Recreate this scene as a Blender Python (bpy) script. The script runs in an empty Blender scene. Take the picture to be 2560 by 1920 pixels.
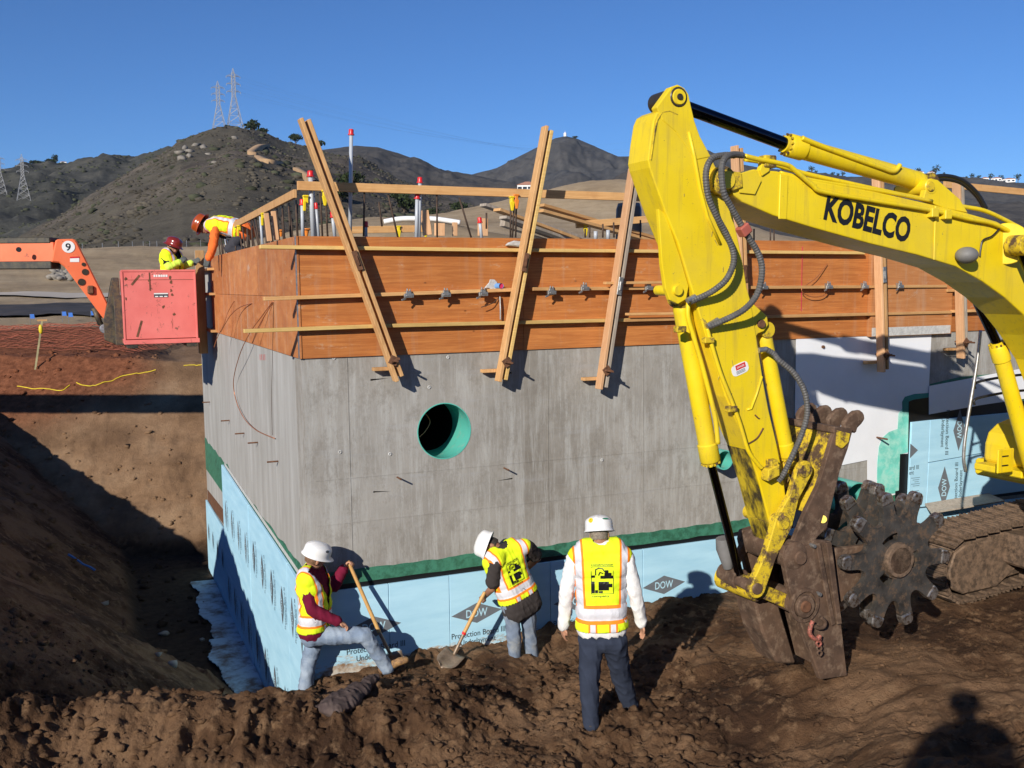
import bpy, bmesh, math, random
import numpy as np
from mathutils import Vector, Matrix, Quaternion
from mathutils.bvhtree import BVHTree
random.seed(7); rng = np.random.default_rng(7)
scene = bpy.context.scene; col = scene.collection
# ------------------------------------------------------------------ camera, sky, sun
FPX, PITCH, ROLL, YAW, CAMZ = 2457.1, math.radians(5.786), math.radians(-.633), math.radians(66.47), 4.0
_c, _s = math.cos(PITCH), math.sin(PITCH)
FWD = np.array([0, _c, -_s]); _U = np.array([0, _s, _c]); _R = np.array([1., 0, 0])
RIGHT = math.cos(ROLL)*_R + math.sin(ROLL)*_U; UP = -math.sin(ROLL)*_R + math.cos(ROLL)*_U
cam = bpy.data.objects.new('camera', bpy.data.cameras.new('camera')); col.objects.link(cam)
cam.data.sensor_width = 36; cam.data.lens = FPX/2560*36; cam.data.clip_start = .05; cam.data.clip_end = 12000
cam.matrix_world = Matrix(((RIGHT[0], UP[0], -FWD[0], 0), (RIGHT[1], UP[1], -FWD[1], 0), (RIGHT[2], UP[2], -FWD[2], CAMZ), (0, 0, 0, 1)))
scene.camera = cam
SUN = np.array([.4226, .9063, -.4163]); SUN /= np.linalg.norm(SUN)      # the way the light travels
wd = bpy.data.worlds.new('World'); scene.world = wd; wd.use_nodes = True
nt = wd.node_tree; sky = nt.nodes.new('ShaderNodeTexSky'); sky.sky_type = 'NISHITA'; sky.sun_disc = False
sky.sun_elevation = math.asin(-SUN[2]); sky.sun_rotation = math.atan2(-SUN[0], -SUN[1]); sky.altitude = 2000
sky.air_density = 1.0; sky.dust_density = 0; sky.ozone_density = 10
bg = nt.nodes['Background']; nt.links.new(sky.outputs[0], bg.inputs[0]); bg.inputs[1].default_value = .094
sl = bpy.data.lights.new('sun', 'SUN'); sl.energy = 5.0; sl.angle = math.radians(.53); sl.color = (1, .93, .82)
so = bpy.data.objects.new('sun', sl); col.objects.link(so); so.rotation_mode = 'QUATERNION'
so.rotation_quaternion = Vector(SUN).to_track_quat('-Z', 'Y'); so.location = (-20, -40, 30)
vs = scene.view_settings; vs.view_transform = 'Standard'; vs.look = 'None'; vs.exposure = .22; vs.gamma = 1; vs.use_curve_mapping = False
scene.render.engine = 'CYCLES'
# ------------------------------------------------------------------ geometry of the place
D1 = np.array([math.sin(YAW), math.cos(YAW), 0]); D2 = np.array([-math.cos(YAW), math.sin(YAW), 0])  # along the front wall, along the side wall
N1 = -D2; N2 = -D1; Z = np.array([0, 0, 1.]); CZ = np.array([0, 0, CAMZ])
PW = np.array([-0.18003, 10.70448, CAMZ-3.238]); 
def ray(x, y): return FWD + (x-1280)/FPX*RIGHT - (y-960)/FPX*UP
def hit(x, y, P, n):
    r = ray(x, y); return CZ + r*(((P-CZ)@n)/(r@n))
def Wp(x, y, w=0.): return hit(x, y, PW+N1*w, N1)          # a point of a plane w metres in front of the front wall
C0 = Wp(754, 897); C0[2] = 0.                               # corner of the concrete at height 0
def Lp(x, y, n=0.): return hit(x, y, C0+N2*n, N2)          # ... n metres in front of the side wall
def Dp(x, y, d):                                            # ... at depth d
    r = ray(x, y); return CZ + r*(d/r[1])
def Gp(x, y, z):
    r = ray(x, y); return CZ + r*((z-CAMZ)/r[2])
def uw(u, w, z): return C0 + D1*u + N1*w + Z*z
def vn(v, n, z): return C0 + D2*v + N2*n + Z*z
def uz(p): return float((p-C0)@D1), float(p[2])
def vz(p): return float((p-C0)@D2), float(p[2])
# ------------------------------------------------------------------ noise
_perm = rng.permutation(1024).astype(np.int64); _ga = rng.uniform(0, 2*np.pi, 1024)
def _h(i, j): return _perm[(_perm[i & 1023]+j) & 1023]
def noise2(x, y):
    xi = np.floor(x).astype(np.int64); yi = np.floor(y).astype(np.int64); fx = x-xi; fy = y-yi
    sx = fx*fx*fx*(fx*(fx*6-15)+10); sy = fy*fy*fy*(fy*(fy*6-15)+10)
    def g(i, j, dx, dy):
        a = _ga[_h(i, j)]; return np.cos(a)*dx+np.sin(a)*dy
    a = g(xi, yi, fx, fy); b = g(xi+1, yi, fx-1, fy); c = g(xi, yi+1, fx, fy-1); d = g(xi+1, yi+1, fx-1, fy-1)
    return (a+(b-a)*sx+(c-a)*sy+(a-b-c+d)*sx*sy)*1.4
def fbm(x, y, o=4, lac=2.03, gain=.5):
    s = 0; a = 1
    for k in range(o): s = s+a*noise2(x+17.3*k, y-9.1*k); x = x*lac; y = y*lac; a *= gain
    return s
def billow(x, y, o=3):
    s = 0; a = 1
    for k in range(o): s = s+a*(1-2*np.abs(noise2(x+31.7*k, y+5.9*k))); x = x*2.1; y = y*2.1; a *= .5
    return s
def sstep(a, b, x):
    t = np.clip((x-a)/(b-a), 0, 1); return t*t*(3-2*t)
# ------------------------------------------------------------------ materials
MATS = {}
class NT:
    def __init__(s, name):
        s.m = bpy.data.materials.new(name); s.m.use_nodes = True; s.t = s.m.node_tree; s.b = s.t.nodes['Principled BSDF']; MATS[name] = s.m
    def n(s, ty, **k):
        x = s.t.nodes.new('ShaderNode'+ty)
        for a, v in k.items(): setattr(x, a, v)
        return x
    def lk(s, a, b): s.t.links.new(a, b)
    def inp(s, nd, i, v):
        if hasattr(v, 'is_output') or isinstance(v, bpy.types.NodeSocket): s.lk(v, nd.inputs[i])
        else:
            if isinstance(v, (tuple, list)) and len(v) == 3 and nd.inputs[i].type == 'RGBA': v = (*v, 1)
            nd.inputs[i].default_value = v
    def coord(s, which='Object'): return s.n('TexCoord').outputs[which]
    def mapping(s, vec, scale=(1, 1, 1), rot=(0, 0, 0)):
        m = s.n('Mapping'); s.lk(vec, m.inputs[0]); m.inputs['Scale'].default_value = scale; m.inputs['Rotation'].default_value = rot; return m.outputs[0]
    def noise(s, vec, scale, detail=4, rough=.55, dist=0):
        x = s.n('TexNoise'); s.lk(vec, x.inputs['Vector']); x.inputs['Scale'].default_value = scale; x.inputs['Detail'].default_value = detail
        x.inputs['Roughness'].default_value = rough; x.inputs['Distortion'].default_value = dist; return x.outputs['Fac']
    def vor(s, vec, scale, feature='F1'):
        x = s.n('TexVoronoi', feature=feature); s.lk(vec, x.inputs['Vector']); x.inputs['Scale'].default_value = scale; return x.outputs['Distance']
    def ramp(s, fac, stops):
        r = s.n('ValToRGB'); s.lk(fac, r.inputs[0]); e = r.color_ramp.elements
        while len(e) < len(stops): e.new(.5)
        for i, (p, c) in enumerate(stops): e[i].position = p; e[i].color = (*c, 1) if len(c) == 3 else c
        return r.outputs[0]
    def fr(s, fac, a, b): return s.ramp(fac, [(a, (0, 0, 0)), (b, (1, 1, 1))])
    def mix(s, f, a, b, mode='MIX'):
        x = s.n('MixRGB', blend_type=mode); s.inp(x, 0, f); s.inp(x, 1, a); s.inp(x, 2, b); return x.outputs[0]
    def math(s, op, a, b=0., c=0.):
        x = s.n('Math', operation=op); s.inp(x, 0, a); s.inp(x, 1, b)
        if op in ('COMPARE', 'MULTIPLY_ADD'): s.inp(x, 2, c)
        return x.outputs[0]
    def bump(s, h, strength=.3, dist=.01):
        x = s.n('Bump'); s.inp(x, 'Strength', strength); s.inp(x, 'Distance', dist); s.lk(h, x.inputs['Height']); s.lk(x.outputs[0], s.b.inputs['Normal'])
    def out(s, colr=None, rough=.8, metal=0., spec=None):
        if colr is not None: s.inp(s.b, 'Base Color', colr)
        s.inp(s.b, 'Roughness', rough); s.inp(s.b, 'Metallic', metal)
        if spec is not None: s.b.inputs['Specular IOR Level'].default_value = spec
        return s.m
def simple(name, c, rough=.7, metal=0., var=.18, scale=6, bump=.0, bs=40, spec=None, c2=None, lo=.42, hi=.6):
    t = NT(name); v = t.coord(); n = t.noise(v, scale, 5, .6)
    d = tuple(max(0, x*(1-var)) for x in c); l = tuple(min(1, x*(1+var)) for x in c)
    cc = t.ramp(n, [(.3, d), (.7, l)])
    if c2: cc = t.mix(t.fr(t.noise(v, scale*2.3, 6, .7), lo, hi), cc, c2)
    t.out(cc, rough, metal, spec)
    if bump: t.bump(t.noise(v, bs, 4), bump, .01)
    return t.m
def attr(t, name, out='Fac'):
    a = t.n('Attribute', attribute_name=name); return a.outputs[out]

# soil: colour follows what lies there (moist fill, dry tan field, red clay) plus painted shade on the left pit slope, relief from the mesh and a fine bump
t = NT('soil'); v = t.coord()
n1 = t.noise(v, .9, 6, .62); n2 = t.noise(v, 7, 6, .65); n3 = t.noise(v, 45, 5, .7)
moist_shade = t.ramp(n1, [(.39, (.050, .026, .0145)), (.48, (.105, .057, .030)), (.58, (.185, .108, .060))])
moist_shade = t.mix(t.fr(n2, .52, .66), moist_shade, (.195, .118, .066)); moist_shade = t.mix(t.math('MULTIPLY', t.fr(n3, .45, .75), .35), moist_shade, (.036, .020, .012))
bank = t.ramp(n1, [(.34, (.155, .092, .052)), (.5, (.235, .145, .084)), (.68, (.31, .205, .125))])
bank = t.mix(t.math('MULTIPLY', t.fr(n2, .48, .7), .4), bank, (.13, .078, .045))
red = t.ramp(n2, [(.35, (.12, .042, .02)), (.65, (.26, .10, .05))])
tan = t.ramp(t.noise(v, .12, 7, .65), [(.35, (.27, .20, .125)), (.5, (.36, .27, .17)), (.66, (.43, .335, .22))])
tan = t.mix(t.math('MULTIPLY', t.fr(n1, .5, .7), .35), tan, (.19, .15, .08))
c = t.mix(attr(t, 'bank'), moist_shade, bank); c = t.mix(attr(t, 'red'), c, red); c = t.mix(attr(t, 'tan'), c, tan)
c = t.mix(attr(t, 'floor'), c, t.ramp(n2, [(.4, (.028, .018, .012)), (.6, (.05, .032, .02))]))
t.out(c, .95, 0, .15); t.bump(t.math('ADD', t.math('ADD', n3, t.math('MULTIPLY', t.noise(v, 130, 4, .7), .55)), t.math('MULTIPLY', t.noise(v, 18, 5, .7), 1.2)), .9, .022)

def hillmat(name, a, b, c_, sc, patch):
    t = NT(name); v = t.coord(); n = t.noise(v, sc, 8, .7); p = t.noise(v, sc*.16, 5, .6); q = t.noise(v, sc*5, 4, .7)
    cc = t.ramp(n, [(.36, a), (.5, b), (.66, c_)]); cc = t.mix(t.math('MULTIPLY', t.fr(p, .44, .58), .75), cc, patch)
    cc = t.mix(t.math('MULTIPLY', t.fr(q, .5, .7), .45), cc, tuple(x*.5 for x in a))
    t.out(cc, 1, 0, .05); t.bump(n, .8, 2.0); return t.m
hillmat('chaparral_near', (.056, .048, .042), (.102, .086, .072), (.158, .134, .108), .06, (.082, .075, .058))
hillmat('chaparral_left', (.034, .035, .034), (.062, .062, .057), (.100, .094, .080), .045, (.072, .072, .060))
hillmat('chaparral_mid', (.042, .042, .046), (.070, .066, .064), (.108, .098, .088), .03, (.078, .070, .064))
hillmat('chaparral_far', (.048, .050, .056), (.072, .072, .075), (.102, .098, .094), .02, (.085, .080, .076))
simple('dirt_track', (.36, .235, .13), .95, var=.2, scale=.2)
simple('bush', (.075, .066, .052), 1, var=.5, scale=.05, spec=.05)
simple('bush_green', (.056, .060, .038), 1, var=.5, scale=.1, spec=.05)
simple('rock', (.21, .19, .165), .95, var=.3, scale=.4, bump=.5, bs=1)
simple('leaf_oak', (.030, .042, .016), .8, var=.5, scale=.4, spec=.1)
simple('bark', (.09, .065, .045), .95)
# ------------------------------------------------------------------ mesh helpers
def setp(o, label=None, cat=None, group=None, kind=None):
    if label: o['label'] = label
    if cat: o['category'] = cat
    if group: o['group'] = group
    if kind: o['kind'] = kind
    return o
def thing(name, label, cat, loc=(0, 0, 0), group=None):
    o = bpy.data.objects.new(name, None); col.objects.link(o); o.location = Vector(loc); o.empty_display_size = .1
    return setp(o, label, cat, group)
def link(name, me, parent=None):
    o = bpy.data.objects.new(name, me); col.objects.link(o)
    if parent is not None: o.parent = parent; o.matrix_parent_inverse = Matrix.Translation(parent.location).inverted()
    return o
def npmesh(name, V, Fq, mat, parent=None, smooth=False):
    me = bpy.data.meshes.new(name); V = np.asarray(V, np.float32); Fq = np.asarray(Fq, np.int32); k = Fq.shape[1]
    me.vertices.add(len(V)); me.vertices.foreach_set('co', V.ravel()); me.loops.add(Fq.size); me.loops.foreach_set('vertex_index', Fq.ravel())
    me.polygons.add(len(Fq)); me.polygons.foreach_set('loop_start', np.arange(0, Fq.size, k, dtype=np.int32)); me.update(calc_edges=True)
    if smooth: me.polygons.foreach_set('use_smooth', np.ones(len(Fq), bool))
    me.materials.append(MATS[mat]); return link(name, me, parent)
def vattr(o, name, arr):
    a = o.data.attributes.new(name, 'FLOAT', 'POINT'); a.data.foreach_set('value', np.asarray(arr, np.float32).ravel())
def perp(d):
    d = np.asarray(d, float); d = d/np.linalg.norm(d); a = np.array([0, 0, 1.]) if abs(d[2]) < .9 else np.array([1., 0, 0])
    x = np.cross(a, d); x /= np.linalg.norm(x); return x, np.cross(d, x)
class MB:
    def __init__(s): s.v = []; s.f = []; s.m = []; s.mi = 0
    def add(s, vs, fs):
        o = len(s.v); s.v += [tuple(map(float, p)) for p in vs]; s.f += [tuple(i+o for i in f) for f in fs]; s.m += [s.mi]*len(fs); return s
    def box(s, c, ax, ay, az):      # centre and three half-axis vectors
        c, ax, ay, az = (np.asarray(q, float) for q in (c, ax, ay, az))
        vs = [c+i*ax+j*ay+k*az for k in (-1, 1) for j in (-1, 1) for i in (-1, 1)]
        fl = np.dot(np.cross(ax, ay), az) < 0
        fs = [(0, 2, 3, 1), (4, 5, 7, 6), (0, 1, 5, 4), (2, 6, 7, 3), (0, 4, 6, 2), (1, 3, 7, 5)]
        return s.add(vs, [f[::-1] for f in fs] if fl else fs)
    def bar(s, a, b, side, hs, ht):  # a beam from a to b; side = direction of its half-width hs, ht = half-height
        a, b, side = (np.asarray(q, float) for q in (a, b, side)); d = b-a; L = np.linalg.norm(d); d = d/L
        side = side-d*(side@d); side /= np.linalg.norm(side); t_ = np.cross(d, side)
        return s.box((a+b)/2, d*L/2, side*hs, t_*ht)
    def prism(s, pts, ex):           # polygon extruded by the vector ex
        pts = [np.asarray(p, float) for p in pts]; ex = np.asarray(ex, float); n = len(pts)
        nr = sum((np.cross(pts[i]-pts[0], pts[(i+1) % n]-pts[0]) for i in range(1, n-1)), np.zeros(3))
        if nr@ex > 0: pts = pts[::-1]
        return s.add(pts+[p+ex for p in pts], [tuple(range(n)), tuple(range(2*n-1, n-1, -1))]+[(i, i+n, (i+1) % n+n, (i+1) % n) for i in range(n)])
    def tube(s, path, r, seg=10, cap=True, closed=False):
        P = [np.asarray(p, float) for p in path]; n = len(P); R = r if hasattr(r, '__len__') else [r]*n; vs = []; x0 = None
        for i in range(n):
            d = P[min(i+1, n-1)]-P[max(i-1, 0)]; d = d/np.linalg.norm(d)
            if x0 is None: x, y = perp(d)
            else:
                x = x0-d*(x0@d); x /= np.linalg.norm(x); y = np.cross(d, x)
            x0 = x
            for k in range(seg):
                a = 2*math.pi*k/seg; vs.append(P[i]+R[i]*(math.cos(a)*x+math.sin(a)*y))
        fs = [(i*seg+k, i*seg+(k+1) % seg, (i+1)*seg+(k+1) % seg, (i+1)*seg+k) for i in range(n-1) for k in range(seg)]
        if cap: fs += [tuple(range(seg-1, -1, -1)), tuple(range((n-1)*seg, n*seg))]
        return s.add(vs, fs)
    def ball(s, c, rx, ry=None, rz=None, seg=10, rings=7, axes=None):
        ry = rx if ry is None else ry; rz = rx if rz is None else rz; c = np.asarray(c, float)
        A = np.eye(3) if axes is None else np.array(axes); vs = [c+A[2]*rz]
        for i in range(1, rings):
            th = math.pi*i/rings
            for k in range(seg):
                a = 2*math.pi*k/seg; vs.append(c+A[0]*rx*math.sin(th)*math.cos(a)+A[1]*ry*math.sin(th)*math.sin(a)+A[2]*rz*math.cos(th))
        vs.append(c-A[2]*rz); L = len(vs)-1
        fs = [(0, 1+k, 1+(k+1) % seg) for k in range(seg)]
        fs += [(1+(i-1)*seg+k, 1+i*seg+k, 1+i*seg+(k+1) % seg, 1+(i-1)*seg+(k+1) % seg) for i in range(1, rings-1) for k in range(seg)]
        fs += [(L, 1+(rings-2)*seg+(k+1) % seg, 1+(rings-2)*seg+k) for k in range(seg)]
        return s.add(vs, fs)
    def ring(s, c, ax, r0, r1, h, seg=20):   # a washer or pipe: inner r0, outer r1, axis ax, half-length h
        c = np.asarray(c, float); ax = np.asarray(ax, float)/np.linalg.norm(ax); x, y = perp(ax); vs = []
        for (r, z) in ((r0, -h), (r1, -h), (r1, h), (r0, h)):
            vs += [c+ax*z+r*(math.cos(2*math.pi*k/seg)*x+math.sin(2*math.pi*k/seg)*y) for k in range(seg)]
        return s.add(vs, [(j*seg+k, j*seg+(k+1) % seg, ((j+1) % 4)*seg+(k+1) % seg, ((j+1) % 4)*seg+k) for j in range(4) for k in range(seg)])
    def build(s, name, mat, parent=None, smooth=False, bevel=0, label=None, kind=None, bseg=1):
        me = bpy.data.meshes.new(name); me.from_pydata(s.v, [], s.f)
        for q in (mat if isinstance(mat, (list, tuple)) else [mat]): me.materials.append(MATS[q])
        if s.mi or any(s.m): me.polygons.foreach_set('material_index', s.m)
        if smooth: me.shade_smooth() if hasattr(me, 'shade_smooth') else me.polygons.foreach_set('use_smooth', [True]*len(me.polygons))
        if smooth == 'auto':
            me.set_sharp_from_angle(angle=math.radians(38))
        me.update(); o = link(name, me, parent)
        if bevel:
            b = o.modifiers.new('b', 'BEVEL'); b.width = bevel; b.segments = bseg; b.limit_method = 'ANGLE'; b.angle_limit = math.radians(40)
        return setp(o, label, kind=kind)
def spline(pts, n=8):
    P = [np.asarray(p, float) for p in pts]; out = []
    for i in range(len(P)-1):
        a = P[max(i-1, 0)]; b = P[i]; c = P[i+1]; d = P[min(i+2, len(P)-1)]
        for k in range(n):
            t_ = k/n; out.append(.5*((2*b)+(c-a)*t_+(2*a-5*b+4*c-d)*t_*t_+(3*b-a-3*c+d)*t_**3))
    return out+[P[-1]]
_ico = None
def ico(sub):
    bm = bmesh.new(); bmesh.ops.create_icosphere(bm, subdivisions=sub, radius=1); bm.verts.ensure_lookup_table()
    V = np.array([v.co[:] for v in bm.verts]); Fc = np.array([[v.index for v in f.verts] for f in bm.faces]); bm.free(); return V, Fc
def scatter_blobs(name, P, S, mat, sub=1, squash=.8, jit=.28, smooth=False, parent=None):
    V, Fc = ico(sub); n = len(P); k = len(V); a = rng.uniform(0, 2*np.pi, n)
    vv = V[None]*(1+rng.normal(0, jit, (n, k, 1))*.6)*(1+rng.uniform(-.3, .3, (n, 1, 3))); ca, sa = np.cos(a)[:, None], np.sin(a)[:, None]
    X = vv[..., 0]*ca-vv[..., 1]*sa; Y = vv[..., 0]*sa+vv[..., 1]*ca
    W_ = np.stack([X, Y, vv[..., 2]*squash], -1)*np.asarray(S)[:, None, None]+np.asarray(P)[:, None, :]
    FF = (Fc[None]+(np.arange(n)*k)[:, None, None]).reshape(-1, 3)
    return npmesh(name, W_.reshape(-1, 3), FF, mat, parent, smooth)
# ------------------------------------------------------------------ ground
def mound_far(x, y, px, d, s, h):
    p = Dp(px, 700, d); return h*np.exp(-(((x-p[0])**2+(y-p[1])**2)/(2*s*s)))
def ground_h(x, y, detail=True, masks=False):
    x = np.asarray(x, float); y = np.asarray(y, float)
    dx, dy = x-C0[0], y-C0[1]; u = dx*D1[0]+dy*D1[1]; v = dx*D2[0]+dy*D2[1]; r = np.hypot(x, y); az = np.where(y > 1, x/np.maximum(y, 1), 0)
    lf = np.interp(r, [0, 24.5, 28, 31, 33, 42, 60, 100, 160, 300, 9000], [2.2, 2.2, 2.35, 2.85, 2.83, 3.2, 3.5, 5.2, 7.5, 10, 10])
    rt = np.interp(r, [0, 24, 40, 100, 150, 300, 9000], [2.2, 2.2, 4., 9., 13.2, 20, 20])
    rt = rt-(rt-4)*.5*sstep(.10, .28, az)*sstep(40, 80, r)
    back = lf+(rt-lf)*sstep(-.32, -.12, az)
    back = back-.55*sstep(-.40, -.33, az)*sstep(24, 30, r)*(1-sstep(31, 40, r))
    back = back+mound_far(x, y, 430, 112, 22, 2.6)+mound_far(x, y, 1490, 170, 17, 5.2)+mound_far(x, y, 1040, 62, 5.5, 2.0)+mound_far(x, y, 1640, 150, 15, 3.2)
    fill = np.clip(-.09+.047*u, -.10, .17)+np.clip(-v, 0, 4.5)*.105*sstep(2.6, 4.8, u)+.085*np.clip(u-7.3, 0, 4)*sstep(.3, 1.2, -v)
    crest = .36+.06*noise2(x*.7+3, y*.2)
    berm = np.where(x < 0, 1., 0.)*0+sstep(.3, -1.9, x)*crest*np.exp(-np.clip((8.62-y)/.55, 0, 9)**2)
    front = fill+np.where(y < 8.62, berm, sstep(.3, -1.9, x)*crest*np.where(u > -.5, np.exp(-np.clip((y-8.62)/.45, 0, 9)**2), 1))
    front = front+.16*np.exp(-(((x+1.35)/.45)**2+((y-9.15)/.28)**2))+.12*np.exp(-(((x+.7)/.5)**2+((y-8.75)/.4)**2))
    front = front+.34*np.exp(-(((x+4.25)/.20)**2+((y-7.75)/.28)**2))
    front = front+.10*np.exp(-(((x-2.2)/1.0)**2+((y-8.6)/.45)**2))
    bankh = 2.4-(.47-.155*sstep(.8, 3.0, x))*np.clip(y-1.0, 0, 99); front = np.maximum(front, np.where(y > 30, -9, bankh))
    wt = np.where((u < 0) | (v > 9), sstep(10, 15, y), sstep(.8, 6, v)); T = front+(back-front)*wt
    T = np.where(v < 0.5, np.where(u < 0, T, front+(back-front)*sstep(18, 30, r)*0), T)
    T = T-.75*(1-sstep(17.5, 22, y))*sstep(-2.5, -4, u)*sstep(9, 12, y)
    pl = -1.3+.80*(-1.35-u); pf = -1.3+.66*(y-19.1); pn = crest-.85*(y-8.62); pr = -.09+.85*(u+.12)-1.1*np.clip(v+.25, 0, 99)
    pit = np.maximum.reduce([np.full_like(x, -1.3), pl, pf, pn, pr])
    z = np.where((u < .4) | ((v > 9.15) & (y < 30)), np.minimum(T, pit), T)
    md = np.hypot(x+8.4, y-8.5); z = np.maximum(z, 3.5-.78*md); z = np.maximum(z, 2.3-.7*np.hypot((x+12.4)/1.2, y-14.2))
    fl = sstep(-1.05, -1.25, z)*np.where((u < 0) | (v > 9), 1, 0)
    slope = np.clip(sstep(-1.2, -.9, z)*np.where(((u < 0) | (v > 9)) & (y > 8.7), 1, 0), 0, 1); lit_slope = slope*sstep(-.25, .15, pf-pl)  # left slope loses the tan: its shade is put into the soil colour
    if detail:
        near = 1-sstep(16, 34, r); a = np.where(slope > .5, .55, 1.)*(1-.75*fl)
        smooth_right = 1-.6*sstep(1.6, 3.2, x)*sstep(7.2, 8.2, y)
        patch = sstep(-.25, .35, fbm(x*.8+9, y*.8, 3))
        q = fbm(x*1.1, y*1.1, 3)*.085*a+billow(x*1.7+fbm(x*3, y*3, 2)*.4, y*1.7+fbm(x*3+7, y*3, 2)*.4, 2)*.05*a*smooth_right+fbm(x*4.1, y*4.1, 6, 2.07, .62)*.034*a*smooth_right*(.3+.7*patch)+fbm(x*9+5, y*9, 5, 2.1, .75)*.015*a*(.25+.75*patch)
        rid = np.where((slope > .5), .05*fbm(u*.55, v*2.2, 4)+.05*billow(x*1.9, y*.7, 3)*sstep(18.5, 20, y), 0)
        ero = sstep(.2, -1.5, x)*np.exp(-((y-8.15)/.4)**2)*billow(x*2.6, y*.6, 3)*.10
        rut = sstep(1.6, 2.6, x)*np.exp(-((y-7.9)/.9)**2)*billow(x*.9+y*.3, y*2.4, 2)*.05
        z = z+(q+rid+ero+rut)*near+(1-near)*(.10*fbm(x*.35, y*.35, 4)+.25*fbm(x*.06, y*.06, 3)*sstep(50, 100, r))*sstep(16, 30, r)
    if not masks: return z
    redm = sstep(24.2, 26, r)*(1-sstep(31.5, 33, r))*(1-sstep(-.40, -.34, az))
    tanm = sstep(31.5, 36, r)
    return z, dict(bank=np.clip(lit_slope*(1-redm), 0, 1), red=redm, tan=tanm, floor=fl)
def gz(x, y): return float(ground_h(np.array([x]), np.array([y]))[0])
th = np.concatenate([np.linspace(-180, -42, 70)[:-1], np.linspace(-42, 42, 860)[:-1], np.linspace(42, 180, 70)[:-1]])*np.pi/180
rr = np.concatenate([np.linspace(.3, 6.6, 26)[:-1], np.geomspace(6.6, 12, 330)[:-1], np.geomspace(12, 30, 260)[:-1], np.geomspace(30, 320, 120)[:-1], np.geomspace(320, 4500, 16)])
TH, RR = np.meshgrid(th, rr); GX = np.sin(TH)*RR; GY = np.cos(TH)*RR
GZ, msk = ground_h(GX, GY, True, True); nT, nR = len(th), len(rr)
idx = np.arange(nR*nT).reshape(nR, nT); nx = np.roll(idx, -1, 1)
quads = np.stack([idx[:-1], nx[:-1], nx[1:], idx[1:]], -1).reshape(-1, 4)[:, ::-1]
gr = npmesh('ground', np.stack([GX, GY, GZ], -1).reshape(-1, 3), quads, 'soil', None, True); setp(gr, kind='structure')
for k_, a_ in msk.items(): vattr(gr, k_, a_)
# clods lying on the fill and the banks
def clods(name, n, xr, yr, smin, smax, power=2.2):
    x = rng.uniform(*xr, n); y = rng.uniform(*yr, n); s = smin+(smax-smin)*rng.uniform(0, 1, n)**power
    dx, dy = x-C0[0], y-C0[1]; u = dx*D1[0]+dy*D1[1]; v = dx*D2[0]+dy*D2[1]; keep = ~((u > -.1) & (v > -.12))
    x, y, s = x[keep], y[keep], s[keep]; z, mk = ground_h(x, y, True, True)
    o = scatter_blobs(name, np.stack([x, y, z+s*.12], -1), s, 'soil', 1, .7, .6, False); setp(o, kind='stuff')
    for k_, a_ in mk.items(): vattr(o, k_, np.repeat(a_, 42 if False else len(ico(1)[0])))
    return o
clods('soil_clods', 7000, (-5.2, 1.9), (7.0, 10.0), .004, .055, 7)
clods('soil_clods', 1300, (1.6, 6), (7.0, 11.5), .006, .03, 3.5)
clods('soil_clods', 2200, (-13, -2), (13, 27), .01, .08, 4.0)
# ------------------------------------------------------------------ hills
HILLS = {}
def hill(name, mat, sil, dist, front, back=.5, base=6., rough=6., n=420, m=110, k0=.045):
    px = np.array([p[0] for p in sil], float); py = np.array([p[1] for p in sil], float)
    X = np.linspace(px[0], px[-1], n); Y = np.interp(X, px, py)
    hx = (X-1280)/FPX; dirx = hx*math.cos(ROLL); ang = np.arctan2(hx, 1.0)
    zs = np.array([CAMZ+dist*(lambda r_: r_[2]/math.hypot(r_[0], r_[1]))(ray(a, b)) for a, b in zip(X, Y)])
    azm = np.array([math.atan2(*(lambda r_: (r_[0], r_[1]))(ray(a, b))) for a, b in zip(X, Y)])
    tt = np.concatenate([np.linspace(0, 1, m), 1+np.linspace(0, 1, 14)[1:]])
    V = np.zeros((len(tt), n, 3))
    for i, q in enumerate(tt):
        d = front+(dist-front)*q if q <= 1 else dist+(q-1)*dist*back
        f = q if q <= 1 else 1
        prof = (f**1.25*.75+.25*math.sin(f*math.pi/2)) if q <= 1 else math.cos((q-1)*math.pi/2)
        x = np.sin(azm)*d; y = np.cos(azm)*d
        g = fbm(x*.006, y*.006, 5); e = fbm(x*.03, y*.03, 4)
        w = min(1, (1-abs(1-q))*3.2)*(1-math.exp(-((1-q)/.12)**2)) if q <= 1 else .3*(q-1)
        rav = billow(x*.010+3, y*.004+1, 3)
        V[i] = np.stack([x, y, base+(zs-base)*prof+(g*rough*1.5+rav*rough*.9)*w+e*rough*.25*(.25+w)], -1)
    ii = np.arange(len(tt)*n).reshape(len(tt), n); q4 = np.stack([ii[:-1, :-1], ii[:-1, 1:], ii[1:, 1:], ii[1:, :-1]], -1).reshape(-1, 4)
    o = npmesh(name, V.reshape(-1, 3), q4, mat, None, True); setp(o, kind='structure'); HILLS[name] = (V, m, X)
    return o
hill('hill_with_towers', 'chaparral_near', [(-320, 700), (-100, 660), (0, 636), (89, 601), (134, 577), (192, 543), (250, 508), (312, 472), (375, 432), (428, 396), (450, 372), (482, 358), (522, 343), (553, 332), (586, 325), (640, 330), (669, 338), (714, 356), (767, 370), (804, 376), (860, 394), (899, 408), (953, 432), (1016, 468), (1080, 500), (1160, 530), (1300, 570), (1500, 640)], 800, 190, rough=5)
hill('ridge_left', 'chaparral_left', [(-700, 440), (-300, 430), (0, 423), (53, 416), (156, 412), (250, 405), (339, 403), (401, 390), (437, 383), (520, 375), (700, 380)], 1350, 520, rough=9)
hill('ridge_middle', 'chaparral_mid', [(640, 430), (760, 380), (849, 369), (890, 364), (944, 368), (994, 382), (1062, 407), (1107, 427), (1179, 437), (1260, 452), (1380, 480), (1560, 520)], 1700, 700, rough=8)
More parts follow.
